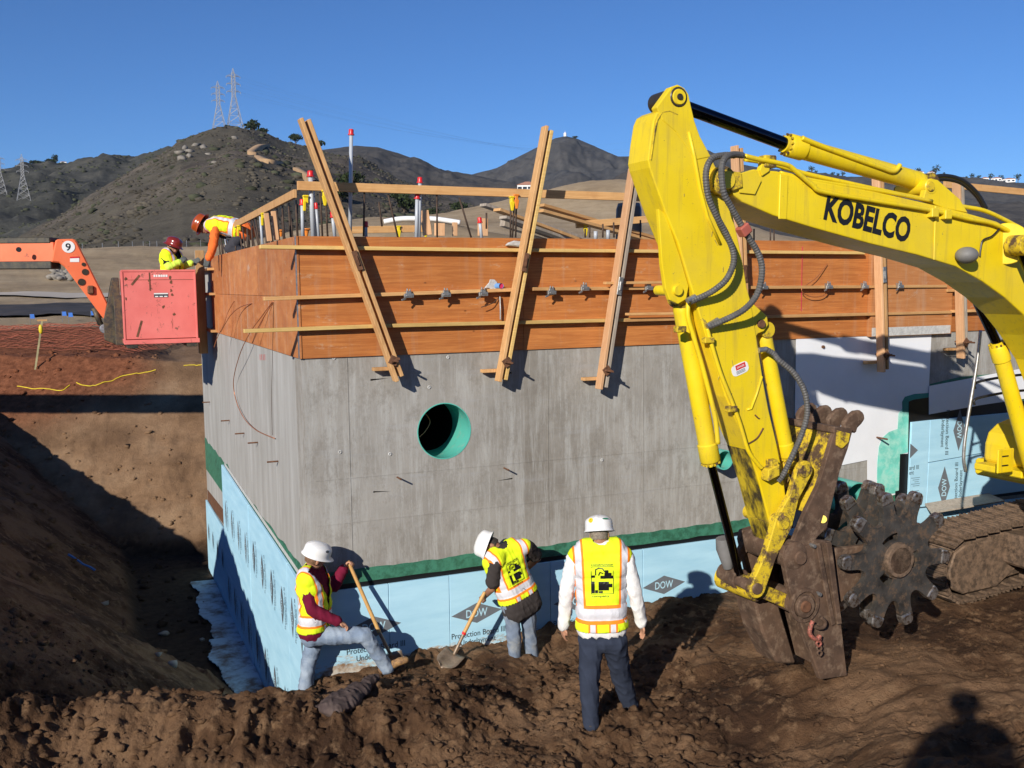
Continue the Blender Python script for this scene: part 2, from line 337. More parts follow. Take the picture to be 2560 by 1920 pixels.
hill('ridge_peak', 'chaparral_far', [(1000, 470), (1179, 436), (1242, 420), (1288, 396), (1351, 364), (1387, 346), (1414, 340), (1441, 346), (1487, 366), (1545, 391), (1590, 391), (1650, 384), (1720, 374), (1770, 375), (1794, 387), (1850, 410), (1950, 428), (2100, 450), (2300, 480)], 2500, 950, rough=12)
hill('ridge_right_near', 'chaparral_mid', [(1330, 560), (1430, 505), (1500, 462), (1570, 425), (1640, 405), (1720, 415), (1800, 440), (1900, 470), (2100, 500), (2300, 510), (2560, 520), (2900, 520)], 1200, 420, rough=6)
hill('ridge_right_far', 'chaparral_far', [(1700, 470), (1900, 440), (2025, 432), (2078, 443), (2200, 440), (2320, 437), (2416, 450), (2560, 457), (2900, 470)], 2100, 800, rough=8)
def hill_bushes(name, hn, cnt, smin, smax, mat, q0=0., q1=.97):
    V, m, X = HILLS[hn]; W_ = V[:m]; i = (q0+(q1-q0)*rng.uniform(0, 1, cnt)**.8)*(m-2); j = rng.uniform(0, V.shape[1]-2, cnt)
    i0 = i.astype(int); j0 = j.astype(int); fi = (i-i0)[:, None]; fj = (j-j0)[:, None]
    P = (W_[i0, j0]*(1-fi)+W_[i0+1, j0]*fi)*(1-fj)+(W_[i0, j0+1]*(1-fi)+W_[i0+1, j0+1]*fi)*fj
    k = fbm(P[:, 0]*.02, P[:, 1]*.02, 3) > rng.uniform(-.45, .55, cnt); P = P[k]
    s = smin+(smax-smin)*rng.uniform(0, 1, len(P))**2.5
    o = scatter_blobs(name, P, s, mat, 1, .6, .35, False); return setp(o, kind='stuff')
hill_bushes('chaparral_bushes', 'hill_with_towers', 16000, .5, 1.7, 'bush')
hill_bushes('chaparral_bushes', 'hill_with_towers', 2600, .7, 2.6, 'bush_green')
hill_bushes('chaparral_bushes', 'ridge_left', 5000, .8, 2.6, 'bush_green', .1)
# ------------------------------------------------------------------ materials of the building site
WROT = (0, 0, -math.atan2(D1[1], D1[0]))
def wallcoord(t, scale): return t.mapping(t.mapping(t.coord(), (1, 1, 1), WROT), scale)
t = NT('concrete'); w1 = wallcoord(t, (1, 1, 1)); st = wallcoord(t, (9, 9, .8)); v = t.coord()
c = t.ramp(t.noise(w1, .8, 8, .68), [(.30, (.185, .168, .145)), (.5, (.275, .258, .232)), (.7, (.37, .354, .328))])
pan = t.n('TexWhiteNoise', noise_dimensions='1D'); sx3 = t.n('SeparateXYZ'); t.lk(wallcoord(t, (.82, .82, .82)), sx3.inputs[0]); t.lk(t.math('FLOOR', t.math('ADD', sx3.outputs[0], .35)), pan.inputs['W'])
c = t.mix(t.math('MULTIPLY', pan.outputs[0], .30), c, (.34, .33, .312))
c = t.mix(t.math('MULTIPLY', t.fr(t.noise(st, 1.0, 7, .75), .46, .62), .58), c, (.43, .43, .415))
c = t.mix(t.math('MULTIPLY', t.fr(t.noise(wallcoord(t, (34, 34, 2.2)), 1, 5, .7), .56, .72), .34), c, (.47, .48, .475))
c = t.mix(t.math('MULTIPLY', t.fr(t.noise(wallcoord(t, (3.2, 3.2, 2.0)), 2.0, 8, .8), .49, .64), .55), c, (.19, .172, .148))
c = t.mix(t.math('MULTIPLY', t.fr(t.noise(wallcoord(t, (1.1, 1.1, 9)), 1.0, 6, .75), .56, .70), .35), c, (.33, .335, .345))
t.out(c, .85, 0, .3); t.bump(t.math('ADD', t.noise(w1, 26, 6, .7), t.math('MULTIPLY', t.noise(st, 3, 4), .6)), .25, .01)
t = NT('concrete_side'); st = wallcoord(t, (3.2, 3.2, .45)); w1 = t.coord()
c = t.ramp(t.noise(st, 1.1, 7, .68), [(.28, (.265, .256, .238)), (.5, (.345, .338, .322)), (.72, (.43, .43, .418))])
c = t.mix(t.math('MULTIPLY', t.fr(t.noise(w1, 1.1, 5, .6), .5, .72), .4), c, (.25, .24, .215))
t.out(c, .85, 0, .3); t.bump(t.noise(w1, 26, 6, .7), .2, .01)
def plywood(name, a, b, grain, side=False, stain=0.):
    t = NT(name); g = wallcoord(t, (1.1, 1.1, 17) if not side else (3, 1.2, 3)); v = t.coord(); fine = wallcoord(t, (3, 3, 90) if not side else (9, 3, 9))
    wv = t.noise(g, 1.0, 5, .6, 1.6)
    c = t.ramp(wv, [(.3, a), (.62, b)]); c = t.mix(t.math('MULTIPLY', t.fr(t.noise(fine, 1, 3, .7), .42, .62), .45), c, grain)
    c = t.mix(t.math('MULTIPLY', t.fr(t.noise(v, 1.6, 4, .6), .48, .66), .30), c, tuple(q*.72 for q in a))
    vo = t.n('TexVoronoi'); t.lk(wallcoord(t, (1.5, 1.5, 2.4)), vo.inputs['Vector']); vo.inputs['Scale'].default_value = 1.6
    c = t.mix(t.math('MULTIPLY', t.ramp(vo.outputs['Distance'], [(.02, (1, 1, 1)), (.05, (0, 0, 0))]), .7), c, (.10, .035, .012))
    if stain:
        s1 = t.fr(t.noise(wallcoord(t, (9, 9, .7)), 1, 5, .7), .54, .7); c = t.mix(t.math('MULTIPLY', s1, stain), c, (.52, .42, .32))
        s2 = t.fr(t.noise(v, 3.2, 6, .75), .62, .72); c = t.mix(t.math('MULTIPLY', s2, stain*1.1), c, (.56, .53, .48))
    inf = t.n('ObjectInfo'); c = t.mix(1, c, t.ramp(inf.outputs['Random'], [(0, (.80, .76, .72)), (1, (1.10, 1.12, 1.14))]), 'MULTIPLY')
    c = t.mix(t.math('MULTIPLY', t.fr(t.noise(wallcoord(t, (1.2, 1.2, 3)), 2.6, 7, .8), .60, .68), .5), c, (.50, .36, .24))
    t.out(c, .55, 0, .35); t.bump(t.noise(fine, 1, 3), .12, .004); return t.m
plywood('plywood_front', (.44, .150, .040), (.60, .235, .066), (.33, .10, .026), False, .16)
plywood('plywood_side', (.42, .150, .045), (.54, .225, .080), (.36, .12, .04), True, .55)
plywood('plywood_pale', (.46, .185, .060), (.57, .260, .100), (.40, .15, .05), False, .3)
def lumber(name, a, b, dark, sc=(14, 14, 1.2)):
    t = NT(name); v = t.coord('Generated'); o = t.coord(); n = t.noise(t.mapping(o, sc), 2.0, 5, .6, 1.0)
    c = t.ramp(n, [(.3, a), (.66, b)]); c = t.mix(t.math('MULTIPLY', t.fr(t.noise(o, 5, 5, .7), .5, .72), .4), c, dark)
    inf = t.n('ObjectInfo'); c = t.mix(1, c, t.ramp(inf.outputs['Random'], [(0, (.78, .76, .74)), (1, (1.1, 1.08, 1.05))]), 'MULTIPLY')
    t.out(c, .7, 0, .25); t.bump(n, .15, .004); return t.m
lumber('lumber', (.46, .255, .105), (.62, .375, .175), (.30, .16, .07))
lumber('lumber_flat', (.50, .270, .105), (.64, .385, .17), (.36, .17, .065), (1.2, 1.2, 30))
lumber('lumber_yellow', (.55, .36, .12), (.68, .48, .19), (.40, .24, .08), (1.2, 1.2, 30))
lumber('lumber_weathered', (.30, .26, .22), (.44, .39, .33), (.20, .16, .13))
lumber('lumber_fresh', (.64, .36, .19), (.74, .46, .26), (.55, .28, .13))
t = NT('foam_blue'); v = t.coord(); c = t.ramp(t.noise(wallcoord(t, (1.5, 1.5, 8)), 1, 5, .6), [(.3, (.33, .58, .74)), (.7, (.43, .69, .84))])
t.out(c, .6, 0, .3); t.bump(t.noise(wallcoord(t, (3, 3, 40)), 1, 3), .08, .003)
t = NT('foam_muddy'); v = t.coord(); c = t.ramp(t.noise(wallcoord(t, (1.5, 1.5, 8)), 1, 5, .6), [(.3, (.33, .58, .74)), (.7, (.43, .69, .84))])
sep = t.n('SeparateXYZ'); t.lk(v, sep.inputs[0])
hgt = t.ramp(t.math('MULTIPLY_ADD', sep.outputs[2], 1.0, .5), [(.50, (1, 1, 1)), (.78, (0, 0, 0))])
md = t.fr(t.math('ADD', t.noise(wallcoord(t, (2.2, 2.2, 7)), 2, 7, .75), t.math('MULTIPLY', hgt, .34)), .74, .84)
c = t.mix(md, c, t.ramp(t.noise(v, 9, 4), [(.4, (.24, .15, .085)), (.6, (.50, .46, .40))])); t.out(c, .7, 0, .3)
t = NT('foam_apron'); v = t.coord(); c = t.mix(t.fr(t.noise(v, 2.6, 6, .7), .44, .62), (.34, .47, .55), (.13, .10, .08)); t.out(c, .8)
simple('print_grey', (.13, .145, .165), .7, var=.1, scale=20); simple('print_pale', (.42, .66, .79), .7, var=.06)
simple('print_dark', (.035, .05, .065), .7, var=.1); simple('print_faint', (.20, .33, .42), .7, var=.1)
simple('coating_green', (.030, .125, .075), .55, var=.3, scale=5, c2=(.05, .20, .13)); simple('coating_teal', (.16, .60, .50), .5, var=.22, scale=3, c2=(.35, .70, .60))
simple('coating_teal_dark', (.02, .22, .20), .5, var=.25, scale=3)
simple('membrane_black', (.006, .006, .007), .45, var=.2, scale=3); simple('sheet_white', (.74, .76, .80), .5, var=.05, scale=2, bump=.05, bs=3)
simple('pvc_green', (.10, .46, .38), .35, var=.08, scale=4, c2=(.30, .42, .34), lo=.55, hi=.75); simple('pipe_shade', (.006, .008, .008), .95, spec=.05)  # near-black pipe colour stands for the darkness inside the pipes
simple('rebar', (.075, .048, .034), .75, .3, var=.4, scale=14); simple('steel_grey', (.42, .42, .41), .45, .85, var=.25, scale=30)
simple('steel_rust', (.16, .075, .040), .8, .35, var=.4, scale=20); simple('copper_wire', (.50, .19, .085), .4, .55, var=.25)
simple('pvc_grey', (.42, .45, .49), .4, var=.06); simple('cap_red', (.62, .018, .020), .35, var=.15); simple('bracket_yellow', (.74, .56, .015), .4, var=.1)
simple('cap_orange', (.72, .22, .03), .4, var=.15); simple('pipe_blue', (.12, .30, .62), .35, var=.1); simple('pipe_red', (.62, .03, .10), .4)
simple('mortar', (.46, .46, .45), .95, var=.2, scale=18, bump=.6, bs=40)
# ------------------------------------------------------------------ concrete vault
vault = thing('concrete_vault', 'large grey concrete vault with two walls meeting at a corner, rebar on top', 'building', C0)
ZF0, ZF1 = 3.28, 4.50     # underside and top of the formwork
HU, HZ, HR = 1.505, 2.44, .305
def wall_with_hole(u0, u1, z0, z1, seg=40):   # front wall slab, the pipe opening cut through it
    mb = MB(); T_ = -.35
    ang = [2*math.pi*k/seg for k in range(seg)]; ci = [(HU+HR*math.cos(a), HZ+HR*math.sin(a)) for a in ang]
    def edge(a):
        c_, s_ = math.cos(a), math.sin(a); q = 1/max(abs(c_)/.8, abs(s_)/.6); return (HU+q*c_, HZ+q*s_)
    co = [edge(a) for a in ang]
    for w in (0, T_):
        vs = [uw(*p[:1], w, p[1]) for p in ci]+[uw(p[0], w, p[1]) for p in co]
        fs = [(k, (k+1) % seg, seg+(k+1) % seg, seg+k) for k in range(seg)]; mb.add(vs, [f[::-1] for f in fs] if w == 0 else fs)
    mb.add([uw(p[0], 0, p[1]) for p in ci]+[uw(p[0], T_, p[1]) for p in ci], [(k, (k+1) % seg, seg+(k+1) % seg, seg+k) for k in range(seg)])
    L_, R_, B_, T2 = HU-.8, HU+.8, HZ-.6, HZ+.6
    for (a, b, c_, d) in ((u0, L_, z0, z1), (R_, u1, z0, z1), (L_, R_, z0, B_), (L_, R_, T2, z1)):
        mb.box(uw((a+b)/2, T_/2, (c_+d)/2), D1*(b-a)/2, N1*T_/2, Z*(d-c_)/2)
    return mb
wall_with_hole(-.0, 14, -1.9, 4.44).build('front_wall', 'concrete', vault)
MB().box(vn(4.6+.175, -.175, 1.27), D2*4.42, N2*.175, Z*3.17).build('side_wall', 'concrete_side', vault)
MB().box(uw(7, -4.6, 4.0), D1*6.6, N1*4.2, Z*.10).build('roof_slab', 'concrete', vault)
mb = MB().ring(uw(HU, -.146, HZ), N1, HR-.009, HR+.001, .150, 48); mb.ring(uw(HU, -.42, HZ), N1, HR-.009, HR-.002, .13, 48); mb.build('pipe_sleeve', 'pvc_green', vault, 'auto')
MB().ring(uw(HU, -1.1, HZ), N1, HR-.008, HR+.002, .56, 48).build('shade_tunnel', 'pipe_shade', vault, 'auto')  # black tube and plug paint the dark interior behind the sleeve
MB().tube([uw(HU, -1.45, HZ), uw(HU, -1.5, HZ)], HR+.05, 32).build('shade_plug', 'pipe_shade', vault)
MB().tube(spline([uw(HU-.2, -.1, HZ+.22), uw(HU-.12, -.12, HZ+.1), uw(HU-.17, -.12, HZ), uw(HU-.25, -.1, HZ-.06)]), .004, 6).build('wire', 'copper_wire', vault)
# pour joints: shallow fins left by the panel joints
for px_ in (1369, 1607, 870):
    a = Wp(px_, 1000); u_ = uz(a)[0]
    MB().box(uw(u_, .0015, 2.2), D1*.004, N1*.003, Z*1.07).build('panel_joint', 'concrete', vault)
for z_ in (1.55, 2.02):
    MB().box(uw(4.2, .001, z_), D1*4.1, N1*.003, Z*.004).build('lift_line', 'concrete', vault)
for (px_, py_) in ((1120, 867+26), (835, 895), (1073, 968), (1505, 1150), (850, 1130), (975, 1135)):
    p = Wp(px_, py_, .002); MB().ring(p, N1, .007, .019, .004, 12).build('tie_hole', 'mortar', vault, True)
for (px_, py_, L_) in ((993, 1193, .16), (1260, 1170, .15)):
    p = Wp(px_, py_, 0); MB().tube([p-N1*.02, p+N1*L_*.9+D1*.0], .009, 8).build('tie_rod', 'steel_rust', vault)
for (px_, py_) in ((525, 1005), (574, 1051), (611, 1083), (645, 1106), (696, 1153)):
    p = Lp(px_, py_, 0); MB().tube([p-N2*.02, p+N2*.13], .010, 8).build('tie_rod', 'steel_rust', vault)
p = Wp(2190, 1093, 0); MB().tube([p-N1*.02, p+N1*.2], .012, 8).build('tie_rod', 'steel_rust', vault)
p = Wp(2057, 867, .02); MB().tube([p-N1*.02, p+N1*.02], .02, 8).build('tie_rod', 'steel_rust', vault)
def strip(name, mat, us, zlo, zhi, w, parent=vault, th=.003, side=False):
    f = (lambda a, z: vn(a, w, z)) if side else (lambda a, z: uw(a, w, z)); ex = (N2 if side else N1)*th; mb = MB()
    for i in range(len(us)-1):
        mb.prism([f(us[i], zlo[i]), f(us[i+1], zlo[i+1]), f(us[i+1], zhi[i+1]), f(us[i], zhi[i])], ex)
    return mb.build(name, mat, parent)
us = np.linspace(.0, 6.2, 90); ed = .055*fbm(us*1.3, us*0+2, 3)+.035*fbm(us*6, us*0+5, 2)
strip('green_coating', 'coating_green', us, us*0+.80, 1.05+ed*.35, .002)
strip('green_coating', 'coating_green', np.linspace(6.6, 7.6, 12), np.full(12, .6), 1.22+.04*fbm(np.linspace(0, 5, 12), np.zeros(12)), .002)
us2 = np.linspace(0, 9.2, 60); strip('green_coating', 'coating_green', us2, us2*0+.6, 1.06+.06*fbm(us2*1.6, us2*0+8, 3)+.12*sstep(5.5, 6.2, us2), .002, side=True)
us3 = np.linspace(0, 6.2, 40); strip('black_membrane', 'membrane_black', us3, us3*0-.2, .905+.012*fbm(us3*3, us3*0, 2), .006)
# red survey marks on the side wall
for k in range(4):
    p = Lp(650+4*k, 893, .003); MB().box(p, D2*.006, N2*.001, Z*.035).build('red_mark', 'cap_red', vault)
# ------------------------------------------------------------------ lettering
def text(name, s, org, xd, yd, h, mat, parent, width=None, weight=0., align='LEFT', lift=.0):
    cu = bpy.data.curves.new('t', 'FONT'); cu.body = s; cu.size = 1; cu.offset = weight; cu.align_x = align; cu.resolution_u = 3
    ob = bpy.data.objects.new('t', cu); col.objects.link(ob); bpy.context.view_layer.update()
    me = bpy.data.meshes.new_from_object(ob.evaluated_get(bpy.context.evaluated_depsgraph_get())); bpy.data.objects.remove(ob); bpy.data.curves.remove(cu)
    P = np.array([v.co[:] for v in me.vertices]); xs, ys = P[:, 0], P[:, 1]; x0, x1, y1 = xs.min(), xs.max(), ys.max()
    sy = h/.70; sx = sy if width is None else width/(x1-x0); off = 0 if width is None else x0
    xd = np.asarray(xd, float); yd = np.asarray(yd, float); nn = np.cross(xd, yd)
    me.vertices.foreach_set('co', (np.asarray(org)+np.outer((xs-off)*sx, xd)+np.outer(ys*sy, yd)+nn*lift).astype(np.float32).ravel()); me.materials.clear(); me.materials.append(MATS[mat]); me.update()
    me.name = name; return link(name, me, parent)
def dow_print(parent, c, xd, yd, s, faint=True, dark='print_dark'):   # the diamond and its lines, centred at c on a board, s = diamond width
    n = np.cross(xd, yd); q = [c-xd*s/2, c-yd*s*.19, c+xd*s/2, c+yd*s*.19]
    d = MB().prism([p+n*.0005 for p in q], n*.001).build('diamond_logo', 'print_grey', parent)
    text('lettering', 'DOW', c-xd*s*.21-yd*s*.068, xd, yd, s*.145, 'print_pale', d, s*.42, .012, lift=.003)
    text('lettering', 'Protection Board III', c-xd*s*.50-yd*s*.43, xd, yd, s*.105, dark, parent, s*1.06, .006, lift=.002)
    text('lettering', 'Underlayment', c-xd*s*.33-yd*s*.575, xd, yd, s*.105, dark, parent, s*.70, .006, lift=.002)
# ------------------------------------------------------------------ blue boards on the front wall
GRP = 'blue protection boards on the concrete walls'
def board(name, label, pts, ex, mat='foam_blue'):
    mb = MB().prism(pts, ex); o = mb.build(name, mat, None, bevel=.003); return setp(o, label, 'insulation board', GRP)
u0 = uz(Wp(1120, 1480))[0]; W4 = 1.22
fl = ['blue protection board at the vault corner behind the worker in maroon', 'blue protection board behind the upright shovel of the maroon worker', 'blue protection board with the diamond logo behind the bending worker\'s shovel', 'blue protection board right of the bending worker in grey', 'blue protection board with the diamond logo right of the walking man', 'blue protection board behind the hydraulic cylinder of the excavator']
edges = [0.0]+[u0+W4*k for k in range(0, 6)]; edges = [0.0, u0-W4*.56, u0, u0+W4, u0+2*W4, u0+3*W4, u0+4*W4]
DCH = {0: (.58, 0), 2: None}
for i in range(6):
    a, b = edges[i]+.003, edges[i+1]-.003
    o = board('protection_board', fl[i], [uw(a, .012, -.75), uw(b, .012, -.75), uw(b, .012, .855), uw(a, .012, .855)], N1*.035, 'foam_muddy')
for (px_, py_, i) in ((935, 1567, 0), (1180+12, 1532, 2), (1660, 1462, 4), (1442, 1502, 3)):
    pb = [o for o in col.objects if o.name.startswith('protection_board')][i]; c = Wp(px_, py_, .0475)
    dow_print(pb, c, D1, Z, .60)
# side wall boards
sl_ = ['blue protection board at the far end of the side wall, low step', 'tall blue board with a row of logos, farthest full sheet on the side wall', 'blue protection board in the middle of the shaded side wall', 'blue protection board on the side wall nearest the vault corner']
sv = [(6.55, 9.15, .02, .02), (3.75, 6.5, 1.13, 1.02), (1.0, 3.72, 1.02, .92), (-.02, .97, .92, .86)]
for i, (a, b, zb, za) in enumerate(sv):
    o = board('side_board', sl_[i], [vn(a, .012, -1.6), vn(b, .012, -1.6), vn(b, .012, zb), vn(a, .012, za)], N2*(.035 if i % 2 else .03))
    k = 0; n_ = max(2, int((b-a)/.62))
    for j in range(n_):
        vv = b-(j+.5)*(b-a)/n_; zt = (zb if i == 0 else .38-.015*j)
        for zz in ((zt-.55,) if i == 0 else (zt, -.86)):
            c = vn(vv, .0495, zz); xd = -D2; s = .34
            q = [c-xd*.055-Z*.19, c+xd*.055-Z*.14, c+xd*.055+Z*.19, c-xd*.055+Z*.14]
            if i: dow_print(o, c, Z, D2, .46)
            else: dow_print(o, c, Z, D2, .34)
mb = MB()
for k in range(150):
    v_ = 6.4*k/150; mb.prism([vn(v_, .003, .90+.036*v_), vn(v_+.035, .003, .90+.036*v_), vn(v_+.035, .003, .95+.036*v_), vn(v_, .003, .95+.036*v_)], N2*.006)
mb.build('sealing_strip', 'mortar', vault)
MB().prism([vn(6.55, .003, .06), vn(9.1, .003, -.0), vn(9.1, .003, .22), vn(6.55, .003, .32)], N2*.004).build('brown_membrane', 'steel_rust', vault)
# apron of loose sheets on the pit floor
ap = [(4.9, 8.2, 1.02), (3.1, 5.0, 1.18), (1.6, 3.2, 1.12), (.2, 1.7, 1.25)]
for i, (a, b, q) in enumerate(ap):
    nv = 40; mb = MB(); vs = []; fs = []
    for j in range(nv+1):
        v_ = a+(b-a)*j/nv; e = q*.44+.05*math.sin(v_*3.1+i)+.03*math.sin(v_*7.3+2*i)+.012*math.sin(j*2.3)
        for k, n_ in enumerate((.05, .3, e)):
            p = vn(v_, n_, 0); vs.append((p[0], p[1], gz(p[0], p[1])*0-1.3+.05+.012*i+.010*math.sin(v_*6+k)))
    for j in range(nv):
        for k in range(2): fs.append((j*3+k, (j+1)*3+k, (j+1)*3+k+1, j*3+k+1))
    mb.add(vs, fs); o = mb.build('floor_sheet', 'foam_apron', None); s_ = o.modifiers.new('s', 'SOLIDIFY'); s_.thickness = .012
    setp(o, ['muddy blue sheet on the pit floor at its far end', 'muddy blue sheet on the pit floor, second from the far end', 'muddy blue sheet on the pit floor, third from the far end', 'muddy blue sheet on the pit floor nearest the soil berm'][i], 'sheet', 'muddy sheets lying along the side wall')
# ------------------------------------------------------------------ right end of the front wall: sheets and boards
def Wq(pts, w): return [Wp(x, y, w) for x, y in pts]
def sheet(name, mat, px, w, label=None, cat=None, parent=None, th=.004):
    o = MB().prism(Wq(px, w), N1*th).build(name, mat, parent); return setp(o, label, cat)
sheet('green_coating', 'coating_green', [(2325, 960), (2400, 942), (2600, 925), (2600, 1060), (2325, 1060)], .005, parent=vault)
sheet('green_coating', 'coating_green', [(2160, 1235), (2250, 1222), (2290, 1220), (2290, 1330), (2160, 1330)], .006, parent=vault)
sheet('white_sheet', 'sheet_white', [(1990, 847), (2328, 836), (2321, 985), (2272, 995), (2270, 1130), (2252, 1232), (2196, 1248), (2168, 1250), (2168, 1150), (2104, 1163), (2060, 1168), (1985, 1160)], .010, 'big white sheet pinned to the concrete below the formwork', 'sheet', th=.005)
sheet('teal_patch', 'coating_teal', [(2272, 1012), (2256, 1020), (2246, 1034), (2244, 1072), (2222, 1080), (2206, 1094), (2197, 1118), (2193, 1160), (2192, 1238), (2248, 1232), (2250, 1136), (2272, 1130)], .0165, parent=vault, th=.002)
sheet('teal_patch', 'coating_teal_dark', [(2325, 982), (2285, 985), (2262, 992), (2255, 1005), (2256, 1030), (2274, 1030), (2325, 1012)], .0175, parent=vault, th=.002)
sheet('black_membrane', 'membrane_black', [(2324, 993), (2284, 999), (2272, 1004), (2270, 1134), (2250, 1135), (2247, 1226), (2238, 1228), (2237, 1272), (2268, 1268), (2600, 1230), (2600, 1000), (2324, 1010)], .021, parent=vault, th=.004)
RB = [('protection_board', [(2275, 1055), (2320, 1050), (2310, 1265), (2266, 1270)], 'narrow blue board with cut lettering beside the black membrane', .028),
      ('protection_board', [(2321, 1050), (2640, 1020), (2640, 1098), (2317, 1155)], 'upper blue board behind the right end pole of the excavator', .0285),
      ('protection_board', [(2317, 1157), (2640, 1100), (2640, 1215), (2311, 1258)], 'lower blue board just above the excavator track', .029),
      ('protection_board', [(2240, 1276), (2640, 1236), (2640, 1420), (2240, 1420)], 'torn blue board at ground level behind the compaction wheel', .0295)]
rb = []
for nm, px, lb, w in RB: rb.append(board(nm, lb, Wq(px, w), N1*.035))
upd = Z*.995; 
c = Wp(2360, 1218, .066); dow_print(rb[2], c, Z, -D1, .58)
c = Wp(2398, 1075, .066); dow_print(rb[1], c, -Z, D1, .58)
c = Wp(2278, 1127, .0655); t_ = MB().prism([c-Z*.10-D1*.02, c+D1*.12, c+Z*.10-D1*.02], N1*.001).build('diamond_logo', 'print_grey', rb[0])
text('lettering', 'ard III', Wp(2273, 1175, .0655), D1, Z, .058, 'print_dark', rb[0], .17, .006, lift=.001)
text('lettering', 'ent', Wp(2273, 1187, .0655), D1, Z, .058, 'print_dark', rb[0], .08, .006, lift=.001)
for k in range(9):
    a = Wp(2276, 1196+5*k+(8 if k > 4 else 0), .0655); MB().box(a+D1*(.09+.01*(k % 3)), D1*(.08-.02*(k % 3)), N1*.0008, Z*.005).build('fine_print', 'print_faint', rb[0])
sheet('white_sheet', 'sheet_white', [(2322, 965), (2640, 905), (2640, 985), (2450, 1013), (2322, 1036)], .028, 'white sheet above the black membrane behind the boom cylinder', 'sheet', th=.005)
o = MB().prism([Wp(2312, 1262, .07), Wp(2470, 1236, .07), Wp(2470, 1236, .07)+N1*.28-Z*.05, Wp(2300, 1268, .07)+N1*.20-Z*.05], Z*.02).build('ledge_board', 'lumber_weathered', None)
setp(o, 'pale ledge plank along the foot of the blue boards above the track', 'plank')
# green pipe stubs
for (px_, py_, R_, L_, lb) in ((2146, 1248, .215, .42, 'green plastic pipe stub above the compaction wheel'), (1812, 1150, .12, .3, 'green pipe end half hidden behind the excavator stick')):
    c = Wp(px_, py_, L_); mb = MB().ring(c-N1*L_/2, N1, R_-.014, R_, L_/2, 36); o = mb.build('pipe_stub', 'pvc_green', None, 'auto'); setp(o, lb, 'pipe')
    MB().tube([c-N1*L_*.99, c-N1*L_*.97], R_-.01, 24).build('shade_plug', 'pipe_shade', o)
# ------------------------------------------------------------------ formwork
form = thing('wall_formwork', 'orange plywood formwork with timber walers around the top of the vault', 'formwork', uw(0, 0, ZF0))
pe = [-.03, 2.44, 4.88, uz(Wp(2165, 800))[0]]
for i in range(3):
    a, b = pe[i]+.0015, pe[i+1]-.0015; MB().box(uw((a+b)/2, .011, (ZF0+ZF1)/2), D1*(b-a)/2, N1*.010, Z*(ZF1-ZF0)/2).build('plywood_panel', 'plywood_front', form, bevel=.001)
a, b = pe[3]+.002, uz(Wp(2367, 800))[0]; zl = uz(Wp(2266, 838, .05))[1]
MB().box(uw((a+b)/2, .042, (zl+ZF1)/2), D1*(b-a)/2, N1*.041, Z*(ZF1-zl)/2).build('plywood_panel', 'plywood_pale', form, bevel=.001, label='paler plywood panel standing proud of its neighbours')
MB().box(uw((a+b)/2, .084, zl+.06), D1*(b-a)/2*.97, N1*.0008, Z*.055).build('mortar_smear', 'mortar', form)
MB().box(uw(b+2.4, .011, (ZF0+.01+ZF1)/2), D1*2.395, N1*.010, Z*(ZF1-ZF0-.02)/2).build('plywood_panel', 'plywood_front', form, bevel=.001)
zs_ = vz(Lp(600, 737))[1]; zt_ = [ZF0, ZF0+.45, zs_, zs_+.40, ZF1]
for i, (z0, z1) in enumerate(((ZF0, zs_-.002), (zs_+.002, ZF1))):
    for (a, b) in ((-.03, 2.42), (2.424, 4.86), (4.864, 7.0)):
        MB().box(vn((a+b)/2, .011, (z0+z1)/2), D2*(b-a)/2, N2*.010, Z*(z1-z0)/2).build('plywood_panel', 'plywood_side', form, bevel=.001)
MB().box(uw(-.028, .016, (ZF0+ZF1)/2), D1*.006, N1*.008, Z*(ZF1-ZF0)/2).build('corner_strip', 'steel_grey', form)
# walers: (pixel ends of the lower front edge, material)
def waler(px0, px1, mat, dep=.09, w0=.022, th=.038):
    a = Wp(*px0, w0+dep); b = Wp(*px1, w0+dep); ua, za = uz(a); ub, zb = uz(b)
    return MB().bar(uw(ua, w0+dep/2, za+th/2), uw(ub, w0+dep/2, zb+th/2), N1, dep/2, th/2).build('waler', mat, form, bevel=.004)
waler((651, 622), (1200, 629), 'lumber_yellow'); waler((1200, 629), (2163, 636), 'lumber_yellow')
mid = [waler((661, 752), (1312, 728), 'lumber_flat'), waler((1332, 727), (2368, 719), 'lumber_flat')]
waler((611, 833), (979, 819), 'lumber_yellow'); waler((981, 819), (1620, 803), 'lumber_yellow'); waler((1560, 805), (2380, 784), 'lumber_flat')
waler((1515, 711), (1750, 708), 'lumber_flat', .07, .115, .03); waler((2369, 730), (2600, 726), 'lumber_flat'); waler((2380, 782), (2600, 776), 'lumber_flat')
waler((1570, 789), (1700, 787), 'lumber_flat', .07, .115, .03)
# clamps on the middle waler
for px_ in (1022, 1115, 1208, 1379, 1462, 1622, 1910, 2072, 2162, 2250, 2412):
    yb = 752-(px_-661)*.0225 if px_ < 1400 else 727-(px_-1400)*.0075
    c = Wp(px_, yb-2, .135); mb = MB(); mb.box(c+Z*.012, D1*.05, N1*.02, Z*.022); mb.box(c+Z*.012+N1*.02, D1*.032, N1*.006, Z*.008); mb.box(c+Z*.045-N1*.02, D1*.028, N1*.03, Z*.014)
    mb.bar(c-D1*.03-Z*.015, c-D1*.085-Z*.035+N1*.02, Z, .010, .006); mb.tube([c+Z*.06-D1*.015, c+Z*.085-D1*.015], .009, 8); mb.tube([c+Z*.06+D1*.015, c+Z*.08+D1*.015], .009, 8)
    mb.build('clamp', 'steel_grey', mid[0] if px_ < 1320 else mid[1], bevel=.003)
